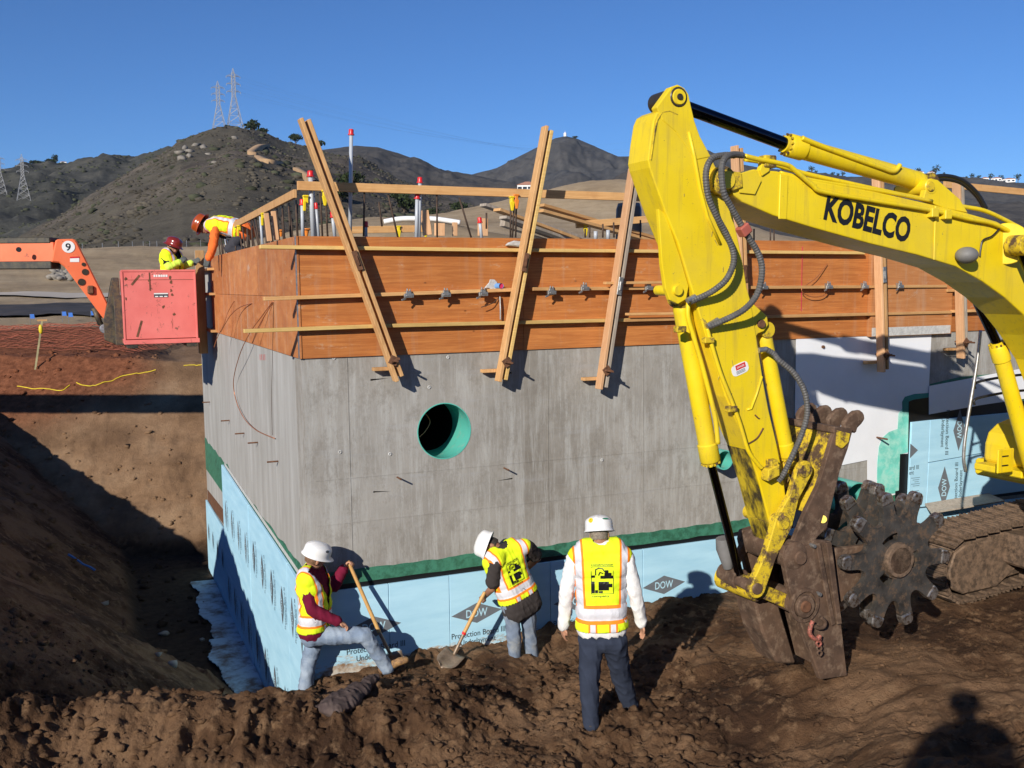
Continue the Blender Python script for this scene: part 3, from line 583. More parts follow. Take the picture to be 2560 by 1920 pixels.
# a pipe sleeve in a mortar patch, copper wires, dried mortar
pp = thing('pipe_sleeve', 'short blue pipe sleeve in a grey mortar patch on the orange plywood', 'pipe', Wp(1240, 712, .03))
c = Wp(1240, 715, .02); MB().tube([c, c+N1*.1+D1*.02], .030, 16, cap=False).build('sleeve', 'pipe_blue', pp, True); MB().tube([c+N1*.085+D1*.018, c+N1*.089+D1*.018], .029, 16).build('plug', 'pipe_red', pp)
mp = [Wp(x, y, .024) for x, y in ((1208, 722), (1222, 706), (1224, 698), (1236, 699), (1243, 706), (1240, 724), (1232, 728), (1222, 720))]
MB().prism(mp, N1*.015).build('mortar_patch', 'mortar', pp, bevel=.006)
o = MB().prism([Wp(x, y, .026) for x, y in ((1260, 614), (1268, 607), (1282, 602), (1300, 604), (1316, 608), (1330, 618), (1310, 620), (1285, 616))], N1*.05).build('mortar_spill', 'mortar', None, bevel=.012); setp(o, 'lump of dried grey mortar spilled on the upper waler', 'mortar')
def wire(pts, mat, label, r=.006):
    o = MB().tube(spline(pts, 8), r, 6).build('wire', mat, None, True); return setp(o, label, 'wire')
wire([Lp(587, 750, .02), Lp(570, 780, .10), Lp(558, 815, .16), Lp(545, 840, .2), Lp(535, 868, .24)], 'copper_wire', 'short copper wire curving down from the side formwork, leftmost')
wire([Lp(632, 758, .02), Lp(600, 768, .08), Lp(575, 790, .14), Lp(552, 830, .22)], 'copper_wire', 'copper wire arching left over another on the side formwork')
wire([Lp(682, 753, .02), Lp(655, 790, .05), Lp(626, 830, .10), Lp(600, 885, .12), Lp(584, 950, .06), Lp(590, 1000, .03), Lp(610, 1045, .03), Lp(640, 1075, .02), Lp(686, 1096, .02)], 'copper_wire', 'long copper wire hanging from the formwork down the side wall')
wire([Lp(684, 754, .02), Lp(664, 785, .06), Lp(645, 820, .10), Lp(631, 856, .12)], 'copper_wire', 'copper wire beside the long one on the side formwork')
wire([Lp(684, 756, .03), Lp(681, 900, .02), Lp(679, 1000, .015), Lp(681, 1088, .015)], 'rebar', 'thin dark line hanging straight down the side wall', .003)
wire([Wp(1250, 741, .03), Wp(1236, 755, .06), Wp(1222, 762, .09), Wp(1203, 768, .10)], 'rebar', 'dark bent wire below the middle waler near the blue sleeve', .005)
wire([Wp(1250, 741, .05), Wp(1251, 770, .06), Wp(1251, 800, .06)], 'steel_grey', 'pale bolt hanging below the middle waler near the blue sleeve', .010)
wire([Wp(2068, 660, .05), Wp(2040, 695, .08), Wp(2004, 723, .11), Wp(2025, 741, .10), Wp(2055, 740, .09), Wp(2075, 722, .09)], 'copper_wire', 'looped copper wire on the formwork behind the boom', .005)
o = MB().box((Wp(2004, 628, .03)+Wp(2005, 766, .03))/2, D1*.004, N1*.001, Z*.40).build('red_string', 'pipe_red', None); setp(o, 'thin red string hanging on the formwork left of the copper loop', 'string')
# ------------------------------------------------------------------ strongbacks
def strongback(label, top, bot, tmat='lumber', tmat2='lumber', wdt=.038, gap=.03, dep=.12, w0=.116, clip=None, bolt=None, block=None):
    a = Wp(*top, w0+dep); b = Wp(*bot, w0+dep); a = uw(uz(a)[0], w0+dep/2, uz(a)[1]); b = uw(uz(b)[0], w0+dep/2, uz(b)[1])
    t_ = thing('strongback', label, 'timber brace', b, 'paired timber strongbacks on the front formwork')
    d = (a-b)/np.linalg.norm(a-b); sd = np.cross(d, N1); sd /= np.linalg.norm(sd)
    if sd@D1 < 0: sd = -sd
    of = gap/2+wdt/2
    MB().bar(a-sd*of, b-sd*of, N1, dep/2, wdt/2).build('plank', tmat, t_, bevel=.004)
    MB().bar(a-d*.03+sd*of-N1*.01, b+d*.03+sd*of-N1*.01, N1, dep/2, wdt/2).build('plank', tmat2, t_, bevel=.004)
    L_ = np.linalg.norm(a-b); k = L_*.47; c = b+d*k+N1*(dep/2+.008)
    mb = MB(); mb.bar(c-d*.10, c+d*.10, sd, .028, .006); mb.bar(c-d*.05+N1*.012, c+d*.05+N1*.012, sd, .010, .008); mb.build('tie_plate', clip or 'steel_rust', t_, bevel=.002)
    c = b+d*.22; mb = MB(); e1 = (d+sd)/math.sqrt(2); e2 = (d-sd)/math.sqrt(2); mb.box(c+N1*(dep/2+.008), e1*.045, e2*.045, N1*.007); mb.build('washer_plate', 'steel_rust', t_, bevel=.002)
    MB().tube([c-N1*.12, c+N1*(dep/2+.14)], .012, 10).build('tie_rod', 'steel_rust', t_)
    MB().bar(c-N1*(-.035)+N1*(dep/2)-sd*.04, c+N1*(dep/2+.035)+sd*.06, Z, .012, .012).build('wing_nut', 'steel_rust', t_, bevel=.003)
    cb = b+d*.12-N1*(dep/2+.04); MB().box(cb-D1*.06, D1*.15, N1*.04, Z*.018).build('cross_block', 'lumber', t_, bevel=.004)
    return t_
strongback('leftmost paired timber brace, leaning left over the formwork with its top above the hill', (762, 292), (1002, 951), 'lumber', 'lumber')
strongback('paired timber brace in the middle of the formwork, leaning right', (1376, 316), (1258, 956), 'lumber', 'lumber_yellow')
strongback('paired timber brace just left of the excavator stick, one plank grey', (1594, 420), (1510, 975), 'lumber_fresh', 'lumber_weathered', clip='steel_grey')
strongback('timber brace mostly hidden behind the excavator stick', (1850, 363), (1872, 960), 'lumber_fresh', 'lumber')
strongback('paired timber brace below the boom, standing on the white sheet', (2203, 405), (2217, 930), 'lumber_fresh', 'lumber', clip='steel_grey')
strongback('rightmost paired timber brace under the boom bend', (2405, 455), (2416, 896), 'lumber_fresh', 'lumber_weathered', clip='steel_grey')
t_ = thing('strongback', 'weathered timber strongback on the side wall next to the red basket', 'timber brace', vn(7.6, .14, 3.0), 'timber strongbacks on the side formwork')
for k, s_ in enumerate((-.05, .05)): MB().bar(vn(7.35+s_, .16, 2.9), vn(7.35+s_, .16, 4.62), N2, .07, .02).build('plank', 'lumber_weathered' if k else 'lumber', t_, bevel=.004)
for z_ in (3.3, 3.9, 4.3): MB().bar(vn(6.6, .06, z_), vn(8.4, .06, z_), N2, .045, .019).build('waler', 'lumber_flat', t_)
# ------------------------------------------------------------------ rebar, conduits and rails on top
def rod(px0, px1, plane, off, r=.010, name='rebar', mat='rebar', parent=vault):
    f = Wp if plane == 'W' else Lp; a = f(*px0, off); b = f(*px1, off); return MB().tube([a, b], r, 8).build(name, mat, parent, True)
for (x0, y0, x1, y1) in ((911, 476, 909, 585), (947, 505, 955, 560), (970, 486, 995, 588), (1092, 480, 1093, 588), (1148, 494, 1178, 588), (1277, 508, 1276, 588), (1286, 500, 1281, 588), (1291, 498, 1289, 588), (1216, 532, 1216, 566), (1474, 564, 1474, 588), (1507, 560, 1507, 588), (1534, 556, 1535, 588), (1601, 550, 1601, 588), (1463, 572, 1463, 588), (1885, 572, 1885, 600), (1926, 572, 1926, 600), (800, 480, 806, 585), (814, 490, 819, 585), (1935, 574, 1935, 600)):
    rod((x0, y0), (x1, y1+6), 'W', -.17)
for k, (x0, y0, x1, y1) in enumerate(((548, 612, 551, 637), (552, 590, 556, 634), (565, 600, 571, 628), (578, 590, 585, 628), (586, 588, 590, 625), (600, 584, 606, 622), (606, 568, 613, 618), (618, 572, 621, 617), (627, 550, 632, 610), (631, 545, 646, 608), (639, 545, 648, 606), (660, 556, 668, 603), (671, 530, 680, 600), (691, 523, 698, 595), (705, 516, 711, 592), (721, 510, 727, 587), (739, 502, 744, 585), (757, 500, 759, 585))):
    o = rod((x0, y0), (x1, y1+5), 'L', -.16, .012); 
    if k > 8: a = Lp(x0, y0, -.16); MB().tube([a-Z*.10, a+Z*.01], .017, 8).build('rubber_sleeve', 'membrane_black', o)
for x0 in np.linspace(556, 745, 20):
    x0 = x0+rng.uniform(-4, 4); y1 = 586+(743-x0)*.253; rod((x0-6+rng.uniform(-4, 6), y1-rng.uniform(30, 75)*(.45+.55*(x0-540)/200)), (x0, y1+5), 'L', -.22-rng.uniform(0, .12), .009)
def conduit(label, x0, y0, x1, y1, r, plane='W', off=-.2, cap=True, mat='pvc_grey'):
    f = Wp if plane == 'W' else Lp; a = f(x0, y0, off); b = f(x1, y1+8, off); t_ = thing('conduit_pipe', label, 'pipe', b, 'conduit stubs rising from the vault roof')
    MB().tube([b, a], r, 14).build('pipe', mat, t_, True)
    if cap:
        d = (a-b)/np.linalg.norm(a-b); MB().tube([a-d*.035, a+d*.012, a+d*.02], [r*1.35, r*1.35, r*1.1], 14).build('cap', 'cap_red', t_, 'auto'); MB().tube([a-d*.04, a-d*.03], r*1.75, 14).build('cap_rim', 'cap_red', t_)
conduit('tallest grey conduit with a red cap, right of the leaning brace', 878, 328, 875, 585, .019)
conduit('tall grey conduit behind the end of the top rail, upper red cap', 776, 432, 783, 585, .024)
conduit('grey conduit bundled with the taller one at the end of the top rail', 779, 456, 787, 585, .024, off=-.26)
conduit('thin slanting grey conduit right of the bundle at the corner', 790, 512, 797, 585, .014)
conduit('grey conduit at the end of the left rail with a dark tip', 755, 503, 757, 585, .017)
conduit('short slanting grey conduit left of the tall leaning brace bottom of rails', 831, 534, 837, 585, .018)
conduit('taller of the two grey conduits standing in front of the valley', 1050, 448, 1047, 588, .020)
conduit('shorter of the two grey conduits standing in front of the valley', 1043, 488, 1041, 588, .020, off=-.19)
conduit('short grey conduit leaning beside a timber stub', 1199, 548, 1204, 588, .018)
conduit('very short capped conduit behind the formwork, right of the tall one', 915, 558, 915, 585, .016)
conduit('grey conduit beneath the left rail near the bending worker', 650, 532, 656, 603, .016, 'L', -.16, False)
conduit('grey conduit at the knees of the bending worker', 564, 592, 570, 632, .024, 'L', -.2, False)
conduit('small grey pipe stub left of the black tyre', 1520, 575, 1520, 590, .022, cap=False); conduit('second small grey pipe stub left of the black tyre', 1489, 578, 1489, 590, .022, cap=False)
def rail(label, px0, px1, plane, off, mat='lumber_flat', brackets=(), th=.019, hh=.045, dark=()):
    f = Wp if plane == 'W' else Lp; a = f(*px0, off); b = f(*px1, off); t_ = thing('guard_rail', label, 'rail', (a+b)/2, 'timber rails on the rebar')
    n = N1 if plane == 'W' else N2; MB().bar(a, b, n, th, hh).build('board', mat, t_, bevel=.003)
    for (x, y, mt) in brackets:
        c = f(x, y, off+.02); dr = D1 if plane == 'W' else -D2; mb = MB(); mb.box(c, dr*.018, n*.026, Z*.04); mb.prism([c-dr*.03-Z*.02, c+dr*.03-Z*.02, c+dr*.012-Z*.12, c-dr*.012-Z*.12], n*.03); mb.box(c+Z*.03, dr*.03, n*.03, Z*.010); mb.build('bracket', mt, t_, bevel=.006)
    return t_
rail('long timber rail above the front formwork from corner to excavator', (743, 464), (1620, 494), 'W', -.15, brackets=((811, 485, 'bracket_yellow'), (1279, 500, 'bracket_yellow'), (1290, 495, 'cap_orange')))
rail('timber rail climbing along the side wall top by the bending worker', (738, 484), (588, 562), 'L', -.15, 'lumber', brackets=((768-4, 498, 'bracket_yellow'), (658, 540, 'bracket_yellow'), (597, 570, 'bracket_yellow')))
rail('timber rail behind the boom at the right edge', (2360, 461), (2640, 488), 'W', -.15)
rail('low far timber rail behind the formwork left of the conduits', (850, 576), (1072, 571), 'W', -2.6, brackets=((996, 572, 'bracket_yellow'), (1063, 570, 'bracket_yellow')))
rail('far timber rail with a yellow bracket near the black tyre', (1440, 562), (1660, 545), 'W', -1.6, brackets=((1463, 567, 'bracket_yellow'),))
# lumber lying and leaning behind the formwork
def plank(label, a, b, hw=.07, ht=.019, mat='lumber_fresh', grp='loose planks behind the formwork'):
    o = MB().bar(a, b, np.cross(np.asarray(b)-np.asarray(a), Z), hw, ht).build('plank', mat, None, bevel=.003); return setp(o, label, 'plank', grp)
plank('upper plank of the crossed pile, its end right of the middle brace', Wp(1352, 513, -1.5), Wp(1650, 600, -1.9), mat='lumber_flat')
plank('lower plank of the crossed pile, right of the middle brace', Wp(1350, 527, -1.4), Wp(1660, 612, -1.8), mat='lumber_flat')
plank('longest plank slanting down left of the middle brace, upper', Wp(1207, 512, -2.0), Wp(1450, 594, -2.4), mat='lumber_weathered')
plank('second plank slanting down left of the middle brace', Wp(1242, 524, -1.9), Wp(1440, 598, -2.3), mat='lumber')
plank('third plank slanting down left of the middle brace, lowest', Wp(1257, 543, -1.8), Wp(1420, 600, -2.2), mat='lumber_weathered')
plank('dark lowest plank under the slanting pile', Wp(1256, 556, -2.1), Wp(1400, 604, -2.4), .05, .05, 'lumber_weathered')
for (x, y0, y1, w_, dw, lb) in ((1063, 526, 588, .05, -1.2, 'pale leaning plank stub right of the two conduits'), (1099, 558, 590, .06, -1.1, 'short timber block with a flat foot, nearest the middle of the rail'), (1207, 546, 590, .06, -1.0, 'timber stub beside the short leaning conduit'), (1137, 556, 590, .03, -1.6, 'small timber stub left of the slanting rebar'), (668, 533, 603, .025, -.9, 'pale timber prop behind the left rail, leaning right'), (686, 528, 600, .025, -.95, 'second pale timber prop behind the left rail')):
    b = Wp(x+(6 if 'pale' in lb else 0), y1, dw); a = Wp(x-(3 if 'pale' in lb else 0), y0, dw); o = MB().bar(a, b, D1, w_, .02).build('timber_stub', 'lumber_fresh', None, bevel=.003); setp(o, lb, 'timber', 'timber stubs on the roof')
# orange cone caps on the rebar near the bending worker
for i, (x, y) in enumerate(((560, 578), (562, 588), (584, 575), (618, 575), (592, 553), (702, 577), (766, 574))):
    lab7 = ['lower left orange cap of the pair by the kneeling man', 'lowest orange cap by the knee of the kneeling man', 'orange cap in the middle below the rail end', 'orange cap right of the kneeling man under the rail', 'orange cap beside the back of the kneeling man', 'orange cap between the two pale props and the corner', 'orange cap nearest the conduit bundle at the corner'][i]
    c = Lp(x, y, -.45+.03*i); o = MB().tube([c-Z*.07, c-Z*.01, c, c+Z*.012], [.014, .03, .055, .055], 12).build('rebar_cap', 'cap_orange', None, 'auto'); setp(o, lab7, 'cap', 'orange caps on the rebar')
ty = thing('machine_tyre', 'big black tyre seen behind the third timber brace', 'tyre', Wp(1568, 600, -4)); c = Wp(1572, 620, -4.); 
mb = MB(); seg = 40
prof = [(.38, -.17), (.62, -.20), (.70, -.17), (.72, 0), (.70, .17), (.62, .20), (.38, .17)]; ax = (D1*.85+N1*.5); ax /= np.linalg.norm(ax); e1, e2 = perp(ax)
vs = [c+ax*z_+r_*(1+(.02 if k % 2 and r_ > .65 else 0))*(math.cos(2*math.pi*k/seg)*e1+math.sin(2*math.pi*k/seg)*e2) for (r_, z_) in prof for k in range(seg)]
mb.add(vs, [(j*seg+k, j*seg+(k+1) % seg, (j+1)*seg+(k+1) % seg, (j+1)*seg+k) for j in range(6) for k in range(seg)]); mb.build('tyre', 'membrane_black', ty, True)
MB().ring(c, ax, .1, .39, .12, 24).build('rim', 'steel_grey', ty)
# ------------------------------------------------------------------ excavator
t = NT('yellow_paint'); v = t.coord(); n = t.noise(v, 2.2, 5, .6); c = t.ramp(n, [(.3, (.72, .52, .008)), (.7, (.80, .60, .014))])
c = t.mix(t.math('MULTIPLY', t.fr(t.noise(v, 1.3, 6, .7), .48, .70), .5), c, (.58, .43, .06))
c = t.mix(t.math('MULTIPLY', t.fr(t.noise(t.mapping(v, (16, 16, 1.1)), 1, 5, .65), .52, .70), .42), c, (.40, .29, .05)); chip = t.fr(t.noise(v, 22, 6, .75), .655, .69); c = t.mix(chip, c, (.22, .16, .07)); sp = t.fr(t.noise(v, 70, 3, .6), .70, .74); c = t.mix(t.math('MULTIPLY', sp, .8), c, (.12, .08, .04))
t.out(c, t.ramp(n, [(.3, (.34,)*3), (.7, (.52,)*3)]), 0, .4); t.bump(t.noise(v, 60, 3), .03, .002)
t = NT('yellow_worn'); v = t.coord(); k = t.fr(t.noise(v, 5.5, 8, .75), .46, .56); c = t.mix(k, (.62, .44, .02), (.085, .052, .030)); c = t.mix(t.fr(t.noise(v, 18, 5, .7), .56, .66), c, (.20, .12, .05))
t.out(c, .75, 0, .3); t.bump(t.noise(v, 40, 4), .2, .004)
t = NT('yellow_greasy'); v = t.coord(); k = t.fr(t.noise(t.mapping(v, (1, 1, .35)), 7, 7, .7), .40, .58); c = t.mix(k, (.58, .42, .015), (.045, .032, .012)); t.out(c, .5, 0, .4)
simple('mud_steel', (.095, .055, .034), .85, .1, var=.45, scale=5, bump=.4, bs=30, c2=(.20, .135, .09), lo=.5, hi=.68)
simple('wheel_steel', (.085, .078, .070), .55, .55, var=.5, scale=7, bump=.25, bs=24, c2=(.20, .135, .09), lo=.50, hi=.64)
simple('pad_steel', (.42, .39, .36), .38, .85, var=.35, scale=12, c2=(.16, .105, .07), lo=.47, hi=.58)
simple('chrome_rod', (.06, .06, .07), .12, 1, var=.2, scale=2); simple('rod_chrome_top', (.035, .04, .06), .10, 1., var=.1)
simple('hose_grey', (.085, .082, .080), .6, var=.3, scale=20, bump=.1); simple('hose_black', (.015, .015, .016), .45)
simple('letter_black', (.008, .008, .010), .5); simple('sticker_white', (.75, .75, .74), .4, var=.05); simple('sticker_red', (.55, .02, .02), .4)
simple('paint_scuff', (.50, .38, .06), .7, var=.4, scale=12, c2=(.20, .14, .06));simple('grease', (.035, .026, .014), .4, var=.4); simple('track_steel', (.10, .068, .046), .75, .3, var=.5, scale=6, bump=.4, bs=30, c2=(.22, .145, .095)); simple('glass_dark', (.02, .025, .03), .08)
simple('lamp_grey', (.16, .155, .15), .6, var=.2); simple('clamp_red', (.40, .10, .07), .6, var=.2); simple('primer_red', (.42, .12, .09), .7, .2, var=.3, scale=30, c2=(.15, .08, .05))
EK, EU, EW, EZ = .925, -.15, .742, .30      # the machine is a little smaller than its nominal drawing and stands this far along, before and above the corner
def ew(u, w, z): return uw(EK*u+EU, EK*w+EW, EK*z+EZ)
def ewp(x, y, w=0.): return Wp(x, y, EK*w+EW)
def euz(p): a, b = uz(p); return (a-EU)/EK, (b-EZ)/EK
exc = thing('excavator', 'yellow crawler excavator with raised boom, hanging stick and black lettering on the boom', 'excavator', ew(8.5, 2.5, 0))
XP = lambda pts, w: [ewp(x, y, w) for x, y in pts]
WTs = 1
def plate(name, pts, w, th, mat='yellow_paint', parent=exc, bevel=.008, label=None): return MB().prism(XP(pts, w), -N1*th).build(name, mat, parent, bevel=bevel, label=label, bseg=2)
def pin(c, r, h, mat='yellow_paint', parent=exc, name='pin', seg=20):
    o = MB().tube([c-N1*h, c+N1*h-N1*.008, c+N1*h], [r, r, r*.9], seg).build(name, mat, parent, 'auto'); return o
def pinn(x, y, wn, r, depth, mat='yellow_paint', parent=exc, name='pin', seg=20): return pin(ewp(x, y, wn)-N1*depth/2, r, depth/2, mat, parent, name, seg)
# stick
WN = 2.72; WT = .31
right = [(1776, 388), (1800, 440), (1818, 500), (1834, 545), (1846, 600), (1858, 660), (1868, 720), (1876, 749), (1884, 790), (1908, 950), (1922, 1025), (1941, 1104), (1958, 1188), (1966, 1251), (1966, 1310), (1972, 1368)]
leftE = [(1948, 1385), (1926, 1316), (1902, 1220), (1872, 1123), (1814, 993), (1755, 807), (1729, 720), (1695, 607), (1663, 529), (1638, 460), (1624, 419), (1620, 400), (1626, 350), (1634, 300), (1642, 282), (1656, 273), (1676, 272), (1700, 290), (1740, 330)]
stick = plate('stick', right+leftE, WN, WT, 'yellow_paint', exc, .010)
low = [(1902, 1222), (1958, 1188), (1966, 1251), (1966, 1310), (1974, 1370), (1948, 1388), (1926, 1316)]
# greasy lower end of the stick front face
fl_ = [(1829+8, 1175), (1861+4, 1267), (1893, 1360)]
P_ = XP([(1872, 1125), (1902, 1222), (1926, 1316), (1946, 1382)], WN); mb = MB()
for a, b in zip(P_, P_[1:]):
    nl = np.cross(b-a, N1); nl /= np.linalg.norm(nl); nl = nl if nl@D1 < 0 else -nl
    mb.add([a+nl*.003-N1*.012, b+nl*.003-N1*.012, b+nl*.003-N1*(WT-.012), a+nl*.003-N1*(WT-.012)], [(0, 1, 2, 3)])
mb.build('worn_front_face', 'yellow_greasy', stick)
# top ears with the cylinder pin between them
ear = [(1641, 268), (1663, 238), (1678, 217), (1695, 211), (1711, 220), (1722, 236), (1728, 265), (1737, 303), (1750, 340), (1778, 392), (1740, 400), (1690, 330), (1656, 300)]
for w_ in (WN+.006, WN-WT+.075): plate('pin_ear', ear, w_, .08, 'yellow_paint', stick, .008)
pt = ewp(1696, 243, WN)-N1*WT/2; pin(pt, .062, WT/2+.02, 'yellow_paint', stick); pin(pt, .080, WT/2+.012, 'grease', stick, 'pin_seal'); pin(pt, .026, WT/2+.03, 'grease', stick, 'grease_cap')
# weld bead around the side plate
bead = [(1650, 300), (1664, 276), (1690, 283), (1716, 312), (1722, 340)]
MB().tube(XP([(1627, 400), (1634, 350), (1643, 300), (1656, 281), (1674, 278), (1694, 287)], WN+.002), .006, 6).build('weld_bead', 'yellow_worn', stick)
MB().tube(XP([(1722, 330), (1736, 390), (1750, 470), (1768, 540), (1800, 610)], WN+.004), .014, 8).build('stiffener_rib', 'yellow_paint', stick, True)
MB().tube(XP([(1905, 941), (1892, 985), (1878, 1022), (1868, 1024)], WN+.003), .010, 8).build('stiffener_rib', 'yellow_paint', stick, True)
for a_, b_ in (((1887, 1037), (1898, 1045)), ((1870, 1110), (1908, 1070))):
    MB().tube(spline(XP([a_, ((a_[0]+b_[0])/2+4, (a_[1]+b_[1])/2+5), b_], WN+.002), 5), .007, 5).build('rust_scratch', 'steel_rust', stick)
for k in range(14):
    xx = rng.uniform(1690, 1850); yy = rng.uniform(480, 1080); lo_ = 1640+(yy-480)*.31; xx = min(max(xx, lo_+18), lo_+110); a_ = rng.uniform(.8, 2.0); L_ = rng.uniform(6, 20)
    MB().tube(XP([(xx, yy), (xx+L_*math.cos(a_), yy+L_*math.sin(a_))], WN+.0005), .0035, 4).build('paint_scratch', 'paint_scuff', stick)
# bucket cylinder lugs on the front of the stick
lug = [(1646, 522), (1664, 534), (1700, 640), (1722, 716), (1716, 748), (1696, 760), (1674, 750), (1664, 722), (1655, 660)]
for w_ in (WN-.02, WN-WT+.06): plate('cylinder_lug', lug, w_, .045, 'yellow_paint', stick, .006)
def cylinder(name, a, b, c_, rb, rr_, parent, gl=.16, mrod='chrome_rod', endr=None):   # barrel a-b, rod b-c
    rb *= .93; rr_ *= .93; a, b, c_ = (np.asarray(q) for q in (a, b, c_)); d = (b-a)/np.linalg.norm(b-a); endr = endr or rb*1.05
    o = MB().tube([a, a+d*.04, a+d*.05, b-d*gl, b-d*(gl-.01), b-d*.012, b], [rb*.9, rb, rb, rb, rb*1.14, rb*1.14, rb*1.05], 24).build(name, 'yellow_paint', parent, 'auto')
    MB().tube([b-d*.01, b+d*.035], [rb*.85, rb*.8], 20).build('gland', 'yellow_paint', o, 'auto')
    MB().tube([b, c_], rr_, 20).build('piston_rod', mrod, o, 'auto')
    for e, rad in ((a-d*endr*.7, endr), (c_, endr*.85)):
        MB().tube([e-N1*.07, e+N1*.07], rad, 20).build('end_eye', 'yellow_worn', o, 'auto')
    x, y = perp(d); mb = MB()
    for k in range(12):
        q = b+d*.004+(x*math.cos(k*math.pi/6)+y*math.sin(k*math.pi/6))*rb*1.0; mb.tube([q, q+d*.018], .010, 6)
    mb.build('gland_bolts', 'yellow_worn', o, kind='stuff'); return o
WC = WN-WT/2
cb = cylinder('bucket_cylinder', ewp(1703, 762, WC), ewp(1776, 1153, WC), ewp(1852, 1452, WC), .080, .040, exc)
pinn(1697, 726, WN+.01, .042, WT, 'yellow_paint', stick)
ca = cylinder('arm_cylinder', ewp(2302, 455, WC), ewp(1968, 362, WC), pt, .092, .058, exc, .17, 'rod_chrome_top')
# hard lines on the arm cylinder and on the bucket cylinder
def pipe(name, pts, w, r, mat='yellow_paint', parent=exc, n=6): return MB().tube(spline(XP(pts, w), n), r, 10).build(name, mat, parent, True)
pipe('oil_line', [(2005, 345), (2030, 356), (2120, 390), (2200, 418), (2235, 428), (2250, 412)], WC+.10, .022, parent=ca)
pipe('oil_line', [(1722, 752), (1720, 790), (1735, 845), (1757, 920), (1786, 1035), (1795, 1110)], WC+.12, .020, parent=cb)
pipe('oil_line', [(1768, 822), (1775, 848), (1800, 930), (1828, 1000), (1850, 1060), (1870, 1125), (1893, 1158), (1904, 1170)], WN+.03, .018, parent=stick)
for (x, y) in ((1700, 823), (1770, 850), (1828, 1022)): MB().box(ewp(x, y, WN+.03), D1*.045, N1*.03, Z*.025).build('line_clamp', 'yellow_worn', stick, bevel=.006)
mb = MB().box(ewp(1926, 1180, WN+.06), D1*.06+Z*.02, N1*.05, Z*.05); mb.box(ewp(1930, 1160, WN+.05), D1*.04, N1*.04, Z*.04); mb.build('valve_block', 'yellow_worn', stick, bevel=.008)
# thumb cylinder behind the stick
lg2 = [(1866, 752), (1886, 762), (1918, 790), (1921, 812), (1910, 828), (1895, 834), (1884, 852)]
for w_ in (WN-.01, WN-.20): plate('cylinder_lug', lg2, w_, .04, 'yellow_paint', stick, .006)
pinn(1906, 810, WN+.015, .036, .28, 'steel_rust', stick)
ct = cylinder('thumb_cylinder', ewp(1910, 838, WC+.03), ewp(1968, 1140, WC+.03), ewp(1990, 1210, WC+.03), .070, .036, exc, .12)
# boom
BW, BT = 2.79, .46
btop = [(1842, 436), (1886, 423), (1944, 428), (2030, 450), (2189, 479), (2339, 513), (2416, 532), (2493, 554), (2560, 590), (2640, 655), (2720, 780), (2770, 960), (2775, 1080)]
bbot = [(2700, 1085), (2680, 1010), (2640, 905), (2600, 840), (2560, 787), (2513, 744), (2459, 705), (2392, 667), (2296, 638), (2175, 609), (2035, 570), (1934, 539), (1858, 506), (1832, 486)]
boom = plate('boom', btop+bbot, BW, BT, 'yellow_paint', exc, .012)
pinn(1812, 452, BW+.01, .115, BT-.02, 'yellow_worn', boom, 'pivot_boss', 28); pinn(1821, 450, BW+.05, .072, BT+.06, 'yellow_paint', boom)
mb = MB().prism(XP([(1822, 428), (1850, 432), (1853, 470), (1830, 478), (1812, 470)], BW+.004), N1*.03); mb.build('pivot_cap', 'yellow_worn', boom, bevel=.01)
plate('nose_plate', [(1840, 436), (1890, 424), (1904, 452), (1888, 486), (1850, 482)], BW+.018, .016, 'yellow_paint', boom, .004)
for px_ in (1960, 2340):
    a = ewp(px_, 436 if px_ < 2000 else 514, BW+.004); b = ewp(px_-4, 548 if px_ < 2000 else 650, BW+.004); MB().bar(a, b, D1, .012 if px_ > 2000 else .04, .006).build('weld_strap', 'yellow_paint', boom, bevel=.004)
lugb = [(2308, 500), (2318, 462), (2330, 447), (2345, 450), (2400, 498), (2420, 532), (2360, 520)]
for w_ in (BW-.05, BW-BT+.14): plate('cylinder_lug', lugb, w_, .06, 'yellow_paint', boom, .006)
pinn(2329, 466, BW-.03, .045, BT-.06, 'yellow_worn', boom); pinn(2329, 466, BW-.045, .07, BT-.1, 'yellow_paint', boom, 'pin_seal')
xa = ewp(2058, 545, BW); xb = ewp(2270, 605, BW); xd = (xb-xa)/np.linalg.norm(xb-xa); yd = np.cross(N1, xd)
hK = .200
word = text('lettering', 'KOBELCO', xa, xd, yd, hK, 'letter_black', boom, np.linalg.norm(xb-xa)*1.0, .040, lift=.003)
# hard lines along the boom
pipe('oil_line', [(1862, 390), (1900, 399), (1965, 412), (1990, 428), (2030, 462), (2060, 480), (2190, 503), (2330, 526), (2420, 547), (2490, 562), (2560, 600)], BW+.03, .020, parent=boom)
pipe('oil_line', [(1862, 398), (1930, 410), (2020, 436), (2120, 458), (2250, 486), (2400, 515), (2470, 530), (2560, 575)], BW-.15, .020, parent=boom)
pipe('oil_line', [(1950, 432), (2040, 452), (2200, 478), (2330, 503)], BW-.02, .016, parent=boom)
for (x, y) in ((2332, 532), (2365, 537)): MB().box(ewp(x, y, BW+.03), D1*.04, N1*.035, Z*.04).build('line_clamp', 'yellow_paint', boom, bevel=.006)
MB().box(ewp(1918, 405, BW-.02), D1*.06, N1*.05, Z*.05).build('line_clamp', 'yellow_worn', boom, bevel=.01); plate('clamp_bracket', [(1900, 425), (1908, 402), (1926, 405), (1924, 428), (1906, 440)], BW+.02, .05, 'yellow_paint', boom, .005)
lm = MB().ball(ewp(2417, 638, BW+.09), .10, .10, .075, 18, 10, axes=(D1, N1, Z)).build('work_light', 'lamp_grey', boom, True); MB().tube([ewp(2417, 638, BW), ewp(2417, 640, BW+.06)], .03, 10).build('stalk', 'lamp_grey', lm)
